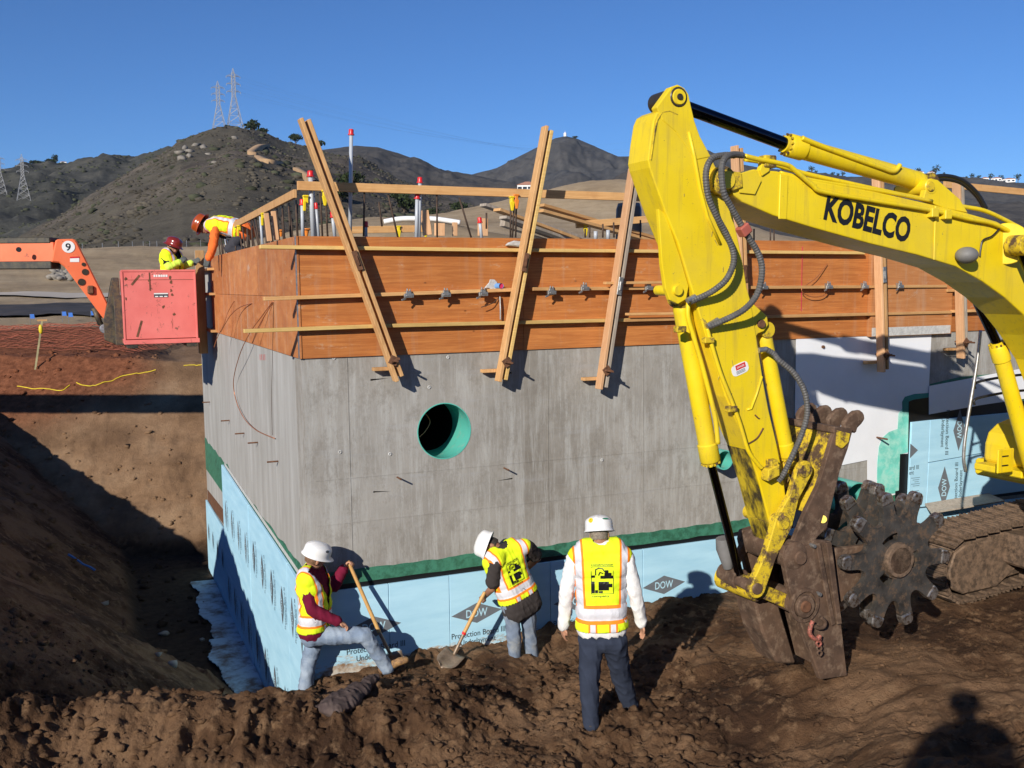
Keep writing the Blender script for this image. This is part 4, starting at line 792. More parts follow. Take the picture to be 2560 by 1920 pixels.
MB().tube(spline(XP([(2450, 640), (2452, 620), (2458, 600), (2480, 590), (2500, 570)], BW+.02), 6), .008, 6).build('cable', 'hose_black', boom)
MB().tube([ewp(2518, 609, BW), ewp(2518, 609, BW+.03)], .19, 28).build('pin_boss', 'yellow_paint', boom, 'auto', bevel=.006); 
pc = ew(6.45, 0, 4.35)
for (w_, nm) in ((BW+.17, 'near'), (BW-BT-.17, 'far')):
    o = cylinder('boom_cylinder', ew(8.05, w_, 1.25), ew(7.17, w_, 3.28), ew(6.47, w_, 4.30), .085, .052, exc, .18)
    pin(ew(6.46, w_, 4.33), .09, .085, 'yellow_worn', boom, 'pivot_boss'); pin(ew(6.46, w_, 4.33), .045, .13, 'grease', boom)
# hoses
def hose(pts, w, label, r=.027, parent=exc):
    S_ = spline([ewp(x, y, w_) for (x, y), w_ in zip(pts, w)], 30); P2 = []; L_ = 0; out = [S_[0]]
    for a, b in zip(S_, S_[1:]):
        out.append(b)
    seg = np.cumsum([0]+[np.linalg.norm(b-a) for a, b in zip(out, out[1:])]); n = int(seg[-1]/.011); q = np.linspace(0, seg[-1], n); A = np.array(out)
    path = np.stack([np.interp(q, seg, A[:, k]) for k in range(3)], 1); rad = [r*(1 if i % 2 else .86) for i in range(n)]
    return MB().tube(path, rad, 10).build('hydraulic_hose', 'hose_grey', parent, False, label=label)
z3 = lambda L_: [(1500+x/2.074, 180+y/2.074) for x, y in L_]
hp = z3([(700, 432), (640, 432), (580, 450), (550, 520), (560, 640), (600, 740), (655, 840), (690, 930), (690, 1000), (655, 1075), (600, 1125), (540, 1160), (470, 1190)])
hose(hp, [2.85, 2.86, 2.88, 2.90, 2.91, 2.90, 2.88, 2.87, 2.87, 2.86, 2.84, 2.80, 2.76], 'inner ribbed grey hose on the stick')
hp = z3([(740, 432), (690, 428), (650, 445), (630, 500), (640, 620), (680, 700), (730, 790), (765, 850), (815, 930), (838, 1000), (835, 1080), (810, 1160), (755, 1225), (680, 1270), (560, 1322)])
hose(hp, [2.85, 2.9, 2.95, 2.98, 3.0, 2.99, 2.97, 2.97, 2.97, 2.98, 2.98, 2.96, 2.92, 2.86, 2.77], 'outer ribbed grey hose with a red clamp')
MB().bar(ewp(1853, 564, 2.97), ewp(1866, 586, 2.97), D1, .045, .045).build('hose_clamp', 'clamp_red', exc, bevel=.01)
z2 = lambda L_: [(1700+x/2.0233, 900+y/2.0233) for x, y in L_]
hose([(1913, 872), (1935, 885)]+z2([(500, 0), (570, 60), (620, 135), (641, 210), (640, 290), (610, 390), (570, 480), (525, 575), (500, 610)]), [2.72, 2.75, 2.8, 2.86, 2.9, 2.92, 2.92, 2.9, 2.88, 2.82, 2.78], 'ribbed hose curving over the thumb', .025)
for (x0, y0, x1, y1, w_) in ((1718, 752, 1738, 742, 2.76), (1768, 816, 1795, 800, 2.77), (1895, 876, 1915, 873, 2.72)): MB().tube([ewp(x0, y0, w_), ewp(x1, y1, w_)], .024, 10).build('hose_fitting', 'steel_grey', exc, 'auto')
for k, (dy, w_) in enumerate(((0, 2.6), (8, 2.45))):
    MB().tube(spline(XP([(2310, 455+dy), (2350, 440+dy), (2400, 448+dy), (2440, 480+dy), (2465, 520+dy)], w_), 8), .020, 8).build('hydraulic_hose', 'hose_black', exc, True)
# danger sticker
def oval(c, xd, yd, a, b, n=20):
    pts = []
    for k in range(n):
        th_ = 2*math.pi*k/n; sx = math.copysign(abs(math.cos(th_))**.45, math.cos(th_)); sy = math.copysign(abs(math.sin(th_))**.7, math.sin(th_)); pts.append(c+xd*a*sx+yd*b*sy)
    return pts
c = ewp(1850, 922, WN+.001); sx_ = ewp(1872, 912, WN)-ewp(1828, 932, WN); sx_ /= np.linalg.norm(sx_); sy_ = np.cross(N1, sx_)
st_ = MB().prism(oval(c, sx_, sy_, .085, .048), N1*.002).build('danger_sticker', 'sticker_white', stick)
MB().box(c+sy_*.019+sx_*.01+N1*.003, sx_*.05, sy_*.020, N1*.0006).build('sticker_band', 'sticker_red', st_); text('lettering', 'DANGER', c+sy_*.011-sx_*.028+N1*.0045, sx_, sy_, .016, 'sticker_white', st_, .075, .01)
for k in range(3): MB().box(c-sy_*(.012+.010*k)+N1*.003, sx_*.045, sy_*.0022, N1*.0005).build('fine_print', 'print_grey', st_)
# linkage, thumb
def link_bar(name, a, b, ra, rb_, w, th, mat, parent=exc, waist=.62):
    a = ewp(*a, w); b = ewp(*b, w); d = b-a; L_ = np.linalg.norm(d); d /= L_; s_ = np.cross(d, N1); pts = []
    for k in range(13):
        q = math.pi*(k/12)+math.pi/2; pts.append(a+(d*math.cos(q)*ra+s_*math.sin(q)*ra))
    m_ = (a+b)/2; pts.append(m_-s_*min(ra, rb_)*waist)
    for k in range(13):
        q = math.pi*(k/12)-math.pi/2; pts.append(b+(d*math.cos(q)*rb_+s_*math.sin(q)*rb_))
    pts.append(m_+s_*min(ra, rb_)*waist); return MB().prism(pts, -N1*th).build(name, mat, parent, bevel=.008)
for (w_, mt) in ((WN+.10, 'yellow_worn'), (WN-WT-.03, 'yellow_worn')):
    l1 = link_bar('thumb_link', (2013, 1177), (1961, 1308), .085, .095, w_, .06, mt); l2 = link_bar('idler_link', (1961, 1308), (1895, 1473), .095, .080, w_+.02, .075, mt, waist=.75)
pinn(2013, 1177, WN+.115, .060, WT+.16, 'yellow_worn', exc); pinn(1961, 1308, WN+.135, .062, WT+.18, 'yellow_worn', exc); pinn(1895, 1473, WN+.135, .05, WT+.18, 'mud_steel', exc)
MB().tube([ewp(1806, 1440, WN-.45), ewp(1895, 1474, WN-.02)], .105, 20).build('linkage_tube', 'yellow_worn', exc, 'auto')
plate('coupler_link', [(1872, 1480), (1912, 1462), (1972, 1487), (1980, 1527), (1890, 1490)], WN+.03, .16, 'yellow_worn', exc, .008)
th_side = [(2130, 1083), (2120, 1122), (2100, 1177), (2076, 1276), (2068, 1320), (2046, 1340), (2030, 1362), (2027, 1399), (2012, 1424), (1993, 1419), (1982, 1389), (1985, 1352), (2016, 1276), (2046, 1216), (2061, 1167), (2081, 1098), (2090, 1070)]
TW = WN+.13; TT = .72
thumb = plate('thumb', th_side, TW, .05, 'mud_steel', exc, .006)
plate('side_plate', th_side, TW-TT+.05, .05, 'mud_steel', thumb, .006)
A_ = XP([(2090, 1072), (2061, 1167), (2046, 1216), (2014, 1282)], TW-.05); mb = MB()
for a, b in zip(A_, A_[1:]):
    nn = np.cross(b-a, N1); nn /= np.linalg.norm(nn); mb.prism([a, b, b-N1*(TT-.10), a-N1*(TT-.10)], nn*.03)
mb.build('face_plate', 'yellow_worn', thumb)
MB().prism(XP([(2086, 1066), (2134, 1072), (2130, 1090), (2084, 1084)], TW+.004), -N1*(TT+.008)).build('top_bar', 'mud_steel', thumb, bevel=.01)
plate('corner_block', [(2094, 1076), (2126, 1084), (2122, 1106), (2106, 1122), (2092, 1114)], TW+.02, .02, 'yellow_worn', thumb, .006)
for k in range(4):
    w_ = TW-.03-k*(TT-.12)/3; tp = [(2110, 1076), (2112, 1056), (2122, 1040), (2138, 1028), (2152, 1026), (2162, 1034), (2164, 1048), (2156, 1060), (2146, 1070), (2142, 1084)]
    b0 = ewp(2110, 1076, TW-.03); pts = [p-N1*(k*(TT-.12)/3) for p in XP(tp, TW-.03)]; MB().prism(pts, -N1*.055).build('finger_tooth', 'mud_steel', thumb, bevel=.014)
MB().tube([ewp(2057, 1298, TW+.001), ewp(2057, 1298, TW+.004)], .034, 14).build('hole_rim', 'yellow_paint', thumb)
# dirty valve housing left of the linkage
pin(ewp(1832, 1440, WC-.12), .09, .12, 'mud_steel', exc, 'linkage_boss')
MB().tube([ewp(1808, 1345, WC-.1), ewp(1812, 1372, WC-.1), ewp(1820, 1420, WC-.1)], [.065, .075, .04], 14).build('camera_lamp', 'lamp_grey', exc, 'auto')
link_bar('far_link', (1885, 1335), (1822, 1440), .06, .07, WN-WT-.12, .06, 'mud_steel')
# undercarriage
def track(wa, wb):
    R_ = .385; A = (7.58, .55); B = (11.2, .92); L_ = B[0]-A[0]; per = 2*L_+2*math.pi*R_; n = 48
    fr_ = MB(); pr = [(A[0]-.30*math.cos(q)*1.05, A[1]+.30*math.sin(q)) for q in np.linspace(-math.pi/2, math.pi/2, 9)]+[(B[0]+.30*math.cos(q), B[1]+.30*math.sin(q)) for q in np.linspace(math.pi/2, -math.pi/2, 9)]
    fr_.prism([ew(p[0], wb-.06, p[1]) for p in pr], -N1*(wb-wa-.12)); f = fr_.build('track_frame', 'track_steel', exc, bevel=.02)
    MB().prism([ew(p[0], wb-.055, p[1]) for p in ((7.35, .32), (7.3, .55), (7.38, .75), (7.55, .83), (8.3, .86), (8.45, .45), (8.1, .25), (7.55, .23))], N1*.03).build('side_guard', 'track_steel', f, bevel=.02)
    for k in range(5): MB().tube([ew(8.7+.5*k, wb-.12, .30), ew(8.7+.5*k, wb-.02, .30)], .10, 14).build('roller', 'track_steel', f, 'auto')
    h = (wb-wa)/2; me = None
    for k in range(n):
        s_ = per*k/n
        if s_ < L_: p = (B[0]-s_, A[1]+R_+(B[1]-A[1])*(1-s_/L_)-.03*math.sin(math.pi*s_/L_)); ang = math.pi
        elif s_ < L_+math.pi*R_: q = (s_-L_)/R_; p = (A[0]-R_*math.sin(q), A[1]+R_*math.cos(q)); ang = math.pi+q
        elif s_ < 2*L_+math.pi*R_: q = s_-L_-math.pi*R_; p = (A[0]+q, A[1]-R_+(B[1]-A[1])*q/L_); ang = 2*math.pi
        else: q = (s_-2*L_-math.pi*R_)/R_; p = (B[0]+R_*math.sin(q), B[1]-R_*math.cos(q)); ang = q
        tx = D1*math.cos(ang)+Z*math.sin(ang); nz = np.cross(tx, N1); ctr = ew(p[0], (wa+wb)/2, p[1])
        if me is None:
            mb = MB().box((0, 0, 0), (.082, 0, 0), (0, h, 0), (0, 0, .014))
            for gx in (-.07, 0, .07): mb.box((gx, 0, .030), (.008, 0, 0), (0, h, 0), (0, 0, .018))
            o = mb.build('track_shoe', 'track_steel', f); me = o.data
        else: o = link('track_shoe', me, f)
        up_ = -nz if False else nz
        outv = np.array([p[0]-min(max(p[0], A[0]), B[0]), p[1]-A[1]]); ov = D1*outv[0]+Z*outv[1]
        if ov@up_ < 0: up_ = -up_
        yv = np.cross(up_, tx); M_ = Matrix(((tx[0], yv[0], up_[0], ctr[0]), (tx[1], yv[1], up_[1], ctr[1]), (tx[2], yv[2], up_[2], ctr[2]), (0, 0, 0, 1)))
        o.matrix_parent_inverse = Matrix.Identity(4); o.parent = f; o.matrix_parent_inverse = Matrix.Translation(exc.location).inverted() if False else f.matrix_world.inverted() if False else Matrix.Identity(4)
        o.matrix_basis = M_
    return f
track(.92, 1.52); track(3.35, 3.95)
# upper structure
MB().box(ew(10.2, 2.43, 1.62), D1*1.70, N1*1.45, Z*.10).build('deck', 'yellow_paint', exc, bevel=.03)
MB().tube([ew(9.4, 2.43, .9), ew(9.4, 2.43, 1.55)], .55, 28).build('slew_ring', 'grease', exc); MB().box(ew(9.4, 2.43, .72), D1*1.1, N1*.95, Z*.18).build('car_body', 'track_steel', exc, bevel=.03)
tb = MB().prism([ew(a, 1.92, b) for a, b in ((8.04, 1.80), (8.05, 2.0), (8.10, 2.14), (8.25, 2.24), (8.5, 2.30), (9.2, 2.42), (9.2, 1.72), (8.1, 1.76))], -N1*.60).build('toolbox', 'yellow_paint', exc, bevel=.04, bseg=3)
MB().box(ewp(2513, 1152, 1.93), D1*.12, N1*.012, Z*.13).build('hatch', 'yellow_paint', tb, bevel=.01)
for dz in (-.05, .05): MB().box(ewp(2513, 1152, 1.947)+Z*dz, D1*.045, N1*.004, Z*.006).build('hinge', 'letter_black', tb)
MB().prism([ew(a, 1.98, b) for a, b in ((7.85, 1.70), (7.85, 1.78), (8.3, 1.78), (8.3, 1.64))], -N1*.62).build('step_plate', 'yellow_paint', exc, bevel=.012)
MB().box(ew(10.6, 2.43, 2.25), D1*1.25, N1*1.4, Z*.55).build('engine_house', 'yellow_paint', exc, bevel=.08, bseg=3)
cabp = [(8.35, 1.72), (8.25, 2.3), (8.55, 3.25), (9.9, 3.3), (10.0, 1.72)]
cb_ = MB().prism([ew(a, 3.86, b) for a, b in cabp], -N1*.95).build('cab', 'yellow_paint', exc, bevel=.05, bseg=3); MB().prism([ew(a, 3.865, b) for a, b in ((8.45, 2.2), (8.68, 3.12), (9.75, 3.15), (9.75, 2.2))], N1*.006).build('side_window', 'glass_dark', cb_)
MB().tube(spline([ew(7.56, 1.45, 1.72), ew(7.52, 1.45, 1.9), ew(7.55, 1.45, 2.25), ew(7.68, 1.45, 3.0), ew(7.72, 1.45, 3.4)], 8), .018, 10).build('mirror_pole', 'steel_grey', exc, True)
for z_ in (2.55, 2.75): MB().tube(spline([ew(7.95, 1.2, z_-.08), ew(8.0, 1.2, z_), ew(8.6, 1.2, z_+.05), ew(9.2, 1.2, z_+.05)], 6), .015, 8).build('hand_rail', 'hose_black', exc, True)
# ------------------------------------------------------------------ compaction wheel hung under the stick
cw = thing('compaction_wheel', 'muddy steel compaction wheel with lobed toothed discs under the excavator stick', 'compactor wheel', ew(4.9, 2.6, .1))
FW = WN+.16
fp = [(2036, 1350), (2078, 1353), (2086, 1395), (2092, 1440), (2104, 1560), (2119, 1690), (2052, 1700), (2018, 1605), (1998, 1545), (1976, 1484), (1957, 1390), (1962, 1366), (1990, 1356), (2008, 1368), (2026, 1362)]
fr1 = MB().prism(XP(fp, FW), -N1*.06).build('frame_plate', 'mud_steel', cw, bevel=.008); o2 = MB().prism([p-N1*.58 for p in XP(fp, FW)], -N1*.06).build('frame_plate', 'mud_steel', cw, bevel=.008)
MB().prism([p-N1*.06 for p in XP([(2046, 1372), (2076, 1372), (2110, 1670), (2070, 1680)], FW)], -N1*.52).build('cross_plate', 'mud_steel', cw, bevel=.01)
MB().prism([p-N1*.3 for p in XP([(1935, 1500), (2000, 1520), (2050, 1690), (2000, 1690), (1962, 1610)], FW)], -N1*.3).build('cross_plate', 'mud_steel', cw, bevel=.02)
mb = MB(); mb.prism(XP([(2040, 1360), (2052, 1358), (2090, 1560), (2080, 1566)], FW+.03), -N1*.03); mb.build('stiffener', 'mud_steel', fr1, bevel=.006); MB().prism(XP([(2066, 1358), (2080, 1357), (2106, 1560), (2094, 1562)], FW+.045), -N1*.045).build('stiffener', 'mud_steel', fr1, bevel=.006)
pinn(2016, 1518, FW+.05, .098, .74, 'mud_steel', cw, 'hub_boss'); pinn(2018, 1518, FW+.075, .05, .8, 'steel_rust', cw); MB().ring(ewp(2010, 1512, FW+.005), N1, .12, .15, .02, 24).build('collar', 'mud_steel', fr1)
pinn(2004, 1396, FW+.03, .06, .68, 'mud_steel', cw); pinn(1990, 1390, FW+.01, .12, .6, 'mud_steel', cw, 'hub_boss')
for (x, y) in ((2038, 1366), (2052, 1487)): pinn(x, y, FW+.05, .018, .06, 'steel_grey', cw, 'bolt', 8)
for (c_, w_) in (((2062, 1590), .02), ((2045, 1670), .0)): pass
# shackle and hook
mb = MB().tube(spline(XP([(2032, 1552), (2026, 1568), (2024, 1582), (2032, 1594), (2044, 1598), (2050, 1588)], FW+.07), 6), .020, 8); mb.build('shackle', 'primer_red', cw, True)
MB().tube(spline(XP([(2052, 1544), (2062, 1554), (2060, 1566), (2048, 1570), (2038, 1566)], FW+.08), 6), .018, 8).build('hook', 'mud_steel', cw, True)
for k in range(4): MB().tube(spline(XP([(2046+k, 1590+12*k), (2052+k, 1596+12*k), (2046+k, 1604+12*k), (2040+k, 1596+12*k), (2046+k, 1590+12*k)], FW+.06+.01*(k % 2)), 5), .010, 6).build('chain_link', 'primer_red' if k < 2 else 'mud_steel', cw, True)
# arms to the axle
wc = ewp(2243, 1399, WN+.22); ucw, zcw = euz(wc); WD0 = WN+.22
for w_ in (WD0-.15, WD0-.50):
    MB().prism([ew(a, w_, b) for a, b in (euz(ewp(2086, 1372, w_)), (ucw+.05, zcw+.12), (ucw+.12, zcw), (ucw, zcw-.15), euz(ewp(2100, 1510, w_)))], -N1*.06).build('axle_arm', 'mud_steel', cw, bevel=.012)
MB().tube([ew(ucw, WD0+.05, zcw), ew(ucw, WD0-.75, zcw)], .12, 20).build('axle', 'mud_steel', cw, 'auto')
def disc(w, ph, r=.60, teeth=10):
    pts = []
    for k in range(teeth):
        a0 = 2*math.pi*k/teeth+ph
        for (da, q) in ((-.5, .67), (-.42, .675), (-.34, .70), (-.27, .76), (-.225, .84), (-.205, .93), (-.17, .985), (-.08, 1.0), (.08, 1.0), (.17, .985), (.205, .93), (.225, .84), (.27, .76), (.34, .70), (.42, .675)):
            a = a0+da*2*math.pi/teeth; pts.append((ucw+r*q*math.cos(a), zcw+r*q*math.sin(a)))
    n = len(pts); sl = [(.40, 1.15), (2.5, 3.2), (4.6, 5.3)]; mb = MB(); T_ = .055
    ang = [math.atan2(b-zcw, a-ucw) for a, b in pts]
    rings = [[(ucw+r*q*math.cos(g), zcw+r*q*math.sin(g)) for g in ang] for q in (.44, .31, .05)]; loops = [pts]+rings; vs = []
    for w0 in (w, w-T_):
        for lp in loops: vs += [ew(p[0], w0, p[1]) for p in lp]
    L4 = 4*n; fs = []
    for k in range(n):
        m_ = (k+1) % n; fs += [(k, L4+k, L4+m_, m_)]
        g = (ang[k]-ph) % (2*math.pi); open_ = any(a <= g <= b for a, b in sl)
        for j in range(3):
            if j == 1 and open_: fs += [(n+k, n+m_, L4+n+m_, L4+n+k), (2*n+k, L4+2*n+k, L4+2*n+m_, 2*n+m_)]; continue
            fs += [(j*n+k, j*n+m_, (j+1)*n+m_, (j+1)*n+k), (L4+j*n+k, L4+(j+1)*n+k, L4+(j+1)*n+m_, L4+j*n+m_)]
    mb.add(vs, fs); o = mb.build('wheel_disc', 'wheel_steel', cw)
    MB().tube([ew(ucw, w+.05, zcw), ew(ucw, w-.01, zcw)], [.15, .16], 28).build('hub', 'track_steel', o, 'auto')
    for k in range(teeth):
        a = 2*math.pi*k/teeth+ph; rd = D1*math.cos(a)+Z*math.sin(a); tg = np.cross(rd, N1); c_ = ew(ucw, w-T_/2, zcw)+rd*r
        mb = MB(); hw = .062
        pr = [(-.075, -hw*1.08), (-.03, -hw*1.02), (.010, -hw*.88), (.026, -hw*.45), (.026, hw*.45), (.010, hw*.88), (-.03, hw*1.02), (-.075, hw*1.08)]
        mb.prism([c_+rd*p+tg*q+N1*(T_/2+.012) for p, q in pr], -N1*(T_+.024)); mb.build('pad', 'pad_steel', o, bevel=.012, bseg=2)
    return o
disc(WD0, math.radians(68)); disc(WD0-.30, math.radians(86)); disc(WD0-.60, math.radians(68))
# ------------------------------------------------------------------ people
simple('skin', (.46, .235, .145), .55, var=.12, scale=12, spec=.35); simple('skin_dark', (.30, .145, .085), .55, var=.12, scale=12, spec=.35)
def cloth(name, c, var=.12, c2=None, rough=.9):
    t = NT(name); v = t.coord(); n = t.noise(v, 9, 5, .6); cc = t.ramp(n, [(.3, tuple(x*(1-var) for x in c)), (.7, tuple(min(1, x*(1+var)) for x in c))])
    if c2: cc = t.mix(t.fr(t.noise(v, 5, 5, .65), .46, .64), cc, c2)
    t.out(cc, rough, 0, .15); t.bump(t.math('ADD', t.noise(t.mapping(v, (1, 1, .5)), 16, 4, .6), t.math('MULTIPLY', t.noise(v, 160, 2), .25)), .5, .012); return t.m
cloth('denim', (.185, .240, .330), .2, (.30, .36, .44)); cloth('denim_dirty', (.16, .20, .27), .2, (.27, .29, .31)); cloth('navy', (.030, .038, .062)); cloth('maroon', (.155, .010, .034))
cloth('white_cotton', (.78, .77, .76), .05); cloth('charcoal', (.045, .038, .037)); cloth('black_cotton', (.012, .012, .014)); cloth('orange_cotton', (.80, .16, .035)); cloth('hiviz_sleeve', (.62, .86, .10)); cloth('red_scarf', (.45, .015, .05))
cloth('grey_cloth', (.075, .055, .052), .25, (.12, .09, .08)); cloth('glove', (.10, .11, .11)); cloth('dark_trouser', (.045, .045, .055))
simple('boot_tan', (.34, .19, .07), .7, var=.25, scale=14, c2=(.16, .09, .05)); simple('boot_dark', (.05, .04, .035), .7, var=.3, scale=14)
simple('hat_white', (.80, .80, .79), .28, var=.03, spec=.5); simple('hat_red', (.20, .020, .014), .2, var=.15, spec=.6); simple('hat_orange', (.34, .06, .012), .2, var=.15, spec=.6); simple('hair_grey', (.20, .165, .13), .8, var=.35, scale=60); simple('hair_dark', (.03, .024, .02), .8, var=.3, scale=60); simple('hair_brown', (.16, .085, .045), .8, var=.35, scale=60)
t = NT('hiviz_vest'); v = t.coord(); tc = attr(t, 'tc', 'Vector'); sp_ = t.n('SeparateXYZ'); t.lk(tc, sp_.inputs[0]); A_, B_ = t.math('ABSOLUTE', sp_.outputs[0]), sp_.outputs[1]
def band(x, a, b): return t.math('MULTIPLY', t.math('GREATER_THAN', x, a), t.math('LESS_THAN', x, b))
sa = t.math('ADD', A_, t.math('MULTIPLY', B_, -.045))     # the shoulder bands lean outwards a little
up_ = t.math('GREATER_THAN', B_, .15)
org = t.math('MAXIMUM', band(B_, .085, .195), t.math('MULTIPLY', up_, band(sa, .118, .200)))
org = t.math('MAXIMUM', org, t.math('MULTIPLY', band(B_, .02, .09), band(A_, .045, .115)))
sil = t.math('MAXIMUM', band(B_, .105, .175), t.math('MULTIPLY', up_, band(sa, .135, .183)))
sil = t.math('MAXIMUM', sil, t.math('MULTIPLY', band(B_, .02, .085), band(A_, .06, .10)))
yl = t.ramp(t.noise(v, 7, 4), [(.3, (.66, .82, .012)), (.7, (.78, .93, .03))]); c = t.mix(org, yl, (.90, .24, .02)); c = t.mix(sil, c, (.62, .62, .66))
t.out(c, t.mix(sil, (.8,)*3, (.4,)*3), 0, .2); t.bump(t.noise(t.mapping(v, (1, 1, .6)), 14, 4, .6), .55, .014)
def capsule(a, b, ra, rb, seg=14, hr=5):
    a = np.asarray(a, float); b = np.asarray(b, float); d = b-a; L_ = np.linalg.norm(d); d = d/L_ if L_ > 1e-6 else np.array([0, 0, 1.]); x, y = perp(d); vs = [a-d*ra]
    for i in range(1, hr+1):
        q = math.pi/2*(1-i/hr); vs += [a-d*ra*math.sin(q)+ra*math.cos(q)*(math.cos(2*math.pi*k/seg)*x+math.sin(2*math.pi*k/seg)*y) for k in range(seg)]
    for i in range(0, hr):
        q = math.pi/2*(i/hr); vs += [b+d*rb*math.sin(q)+rb*math.cos(q)*(math.cos(2*math.pi*k/seg)*x+math.sin(2*math.pi*k/seg)*y) for k in range(seg)]
    vs.append(b+d*rb); n = 2*hr; L2 = len(vs)-1
    fs = [(0, 1+(k+1) % seg, 1+k) for k in range(seg)]+[(1+i*seg+k, 1+i*seg+(k+1) % seg, 1+(i+1)*seg+(k+1) % seg, 1+(i+1)*seg+k) for i in range(n-1) for k in range(seg)]+[(L2, 1+(n-1)*seg+k, 1+(n-1)*seg+(k+1) % seg) for k in range(seg)]
    return vs, fs
def blob(name, caps, voxel, mat, parent, smooth=4, wr=0., wf=9., seedk=0, balls=(), cut=None, thick=0):
    mb = MB()
    for c_ in caps: mb.add(*capsule(*c_))
    for b_ in balls: mb.ball(b_[0], *b_[1], seg=18, rings=12, axes=b_[2] if len(b_) > 2 else None)
    me = bpy.data.meshes.new('tmp'); me.from_pydata(mb.v, [], mb.f); ob = bpy.data.objects.new('tmp', me); col.objects.link(ob)
    r = ob.modifiers.new('r', 'REMESH'); r.mode = 'VOXEL'; r.voxel_size = voxel
    s_ = ob.modifiers.new('s', 'SMOOTH'); s_.factor = .5; s_.iterations = smooth
    bpy.context.view_layer.update(); m2 = bpy.data.meshes.new_from_object(ob.evaluated_get(bpy.context.evaluated_depsgraph_get())); bpy.data.objects.remove(ob); bpy.data.meshes.remove(me)
    n = len(m2.vertices); P = np.empty(n*3, np.float32); m2.vertices.foreach_get('co', P); P = P.reshape(-1, 3)
    if wr:
        N_ = np.empty(n*3, np.float32); m2.vertices.foreach_get('normal', N_); N_ = N_.reshape(-1, 3); k = seedk*7.7
        q = .45*fbm(P[:, 0]*wf+P[:, 1]*wf*.7+k, P[:, 2]*wf*.8-P[:, 0]*wf*.4, 2)+1.1*(1-2*np.abs(noise2(P[:, 0]*wf*1.5+P[:, 2]*wf*.9+k, P[:, 1]*wf*.8-P[:, 2]*wf*.35+P[:, 0]*wf*.3)))**3
        P = P+N_*(q*wr)[:, None]; m2.vertices.foreach_set('co', P.astype(np.float32).ravel())
    if cut is not None:
        bm = bmesh.new(); bm.from_mesh(m2); kill = [v for v in bm.verts if not cut(np.array(v.co[:]))]; bmesh.ops.delete(bm, geom=kill, context='VERTS'); bm.to_mesh(m2); bm.free()
    m2.polygons.foreach_set('use_smooth', np.ones(len(m2.polygons), bool)); m2.materials.clear(); m2.materials.append(MATS[mat]); m2.name = name; m2.update()
    o = link(name, m2, parent)
    if thick: sd = o.modifiers.new('so', 'SOLIDIFY'); sd.thickness = thick; sd.offset = 1
    return o
def hand_caps(w, d, pn, curl, thumb):   # wrist, direction, palm normal, bend per joint, side on which the thumb leaves
    d = np.asarray(d, float)/np.linalg.norm(d); pn = np.asarray(pn, float); pn = pn-d*(pn@d); pn /= np.linalg.norm(pn); s_ = np.cross(d, pn)*thumb; out = []
    for k, q in enumerate((.030, .011, -.009, -.028)): out.append((w+s_*q*.6, w+d*.085+s_*q, .016, .0125))
    for k, (q, L_) in enumerate(((.030, .072), (.011, .080), (-.009, .075), (-.028, .058))):
        p = w+d*.088+s_*q; a = curl*.6
        for j, f in enumerate((.45, .32, .25)):
            dr = d*math.cos(a)+pn*math.sin(a); p2 = p+dr*L_*f; out.append((p, p2, .0098-.0008*j, .0092-.0009*j)); p = p2; a += curl
    b = w+d*.025+s_*.028; m = b+(d*.55+s_*.8*max(.25, 1-curl*.7)+pn*.35*min(1, curl+.3))*.042; out.append((b, m, .013, .0105)); m2 = m+(d*.85+pn*.5*min(1, curl)-s_*.25*curl)*.034; out.append((m, m2, .0105, .009))
    return out
def unit(a): a = np.asarray(a, float); return a/np.linalg.norm(a)
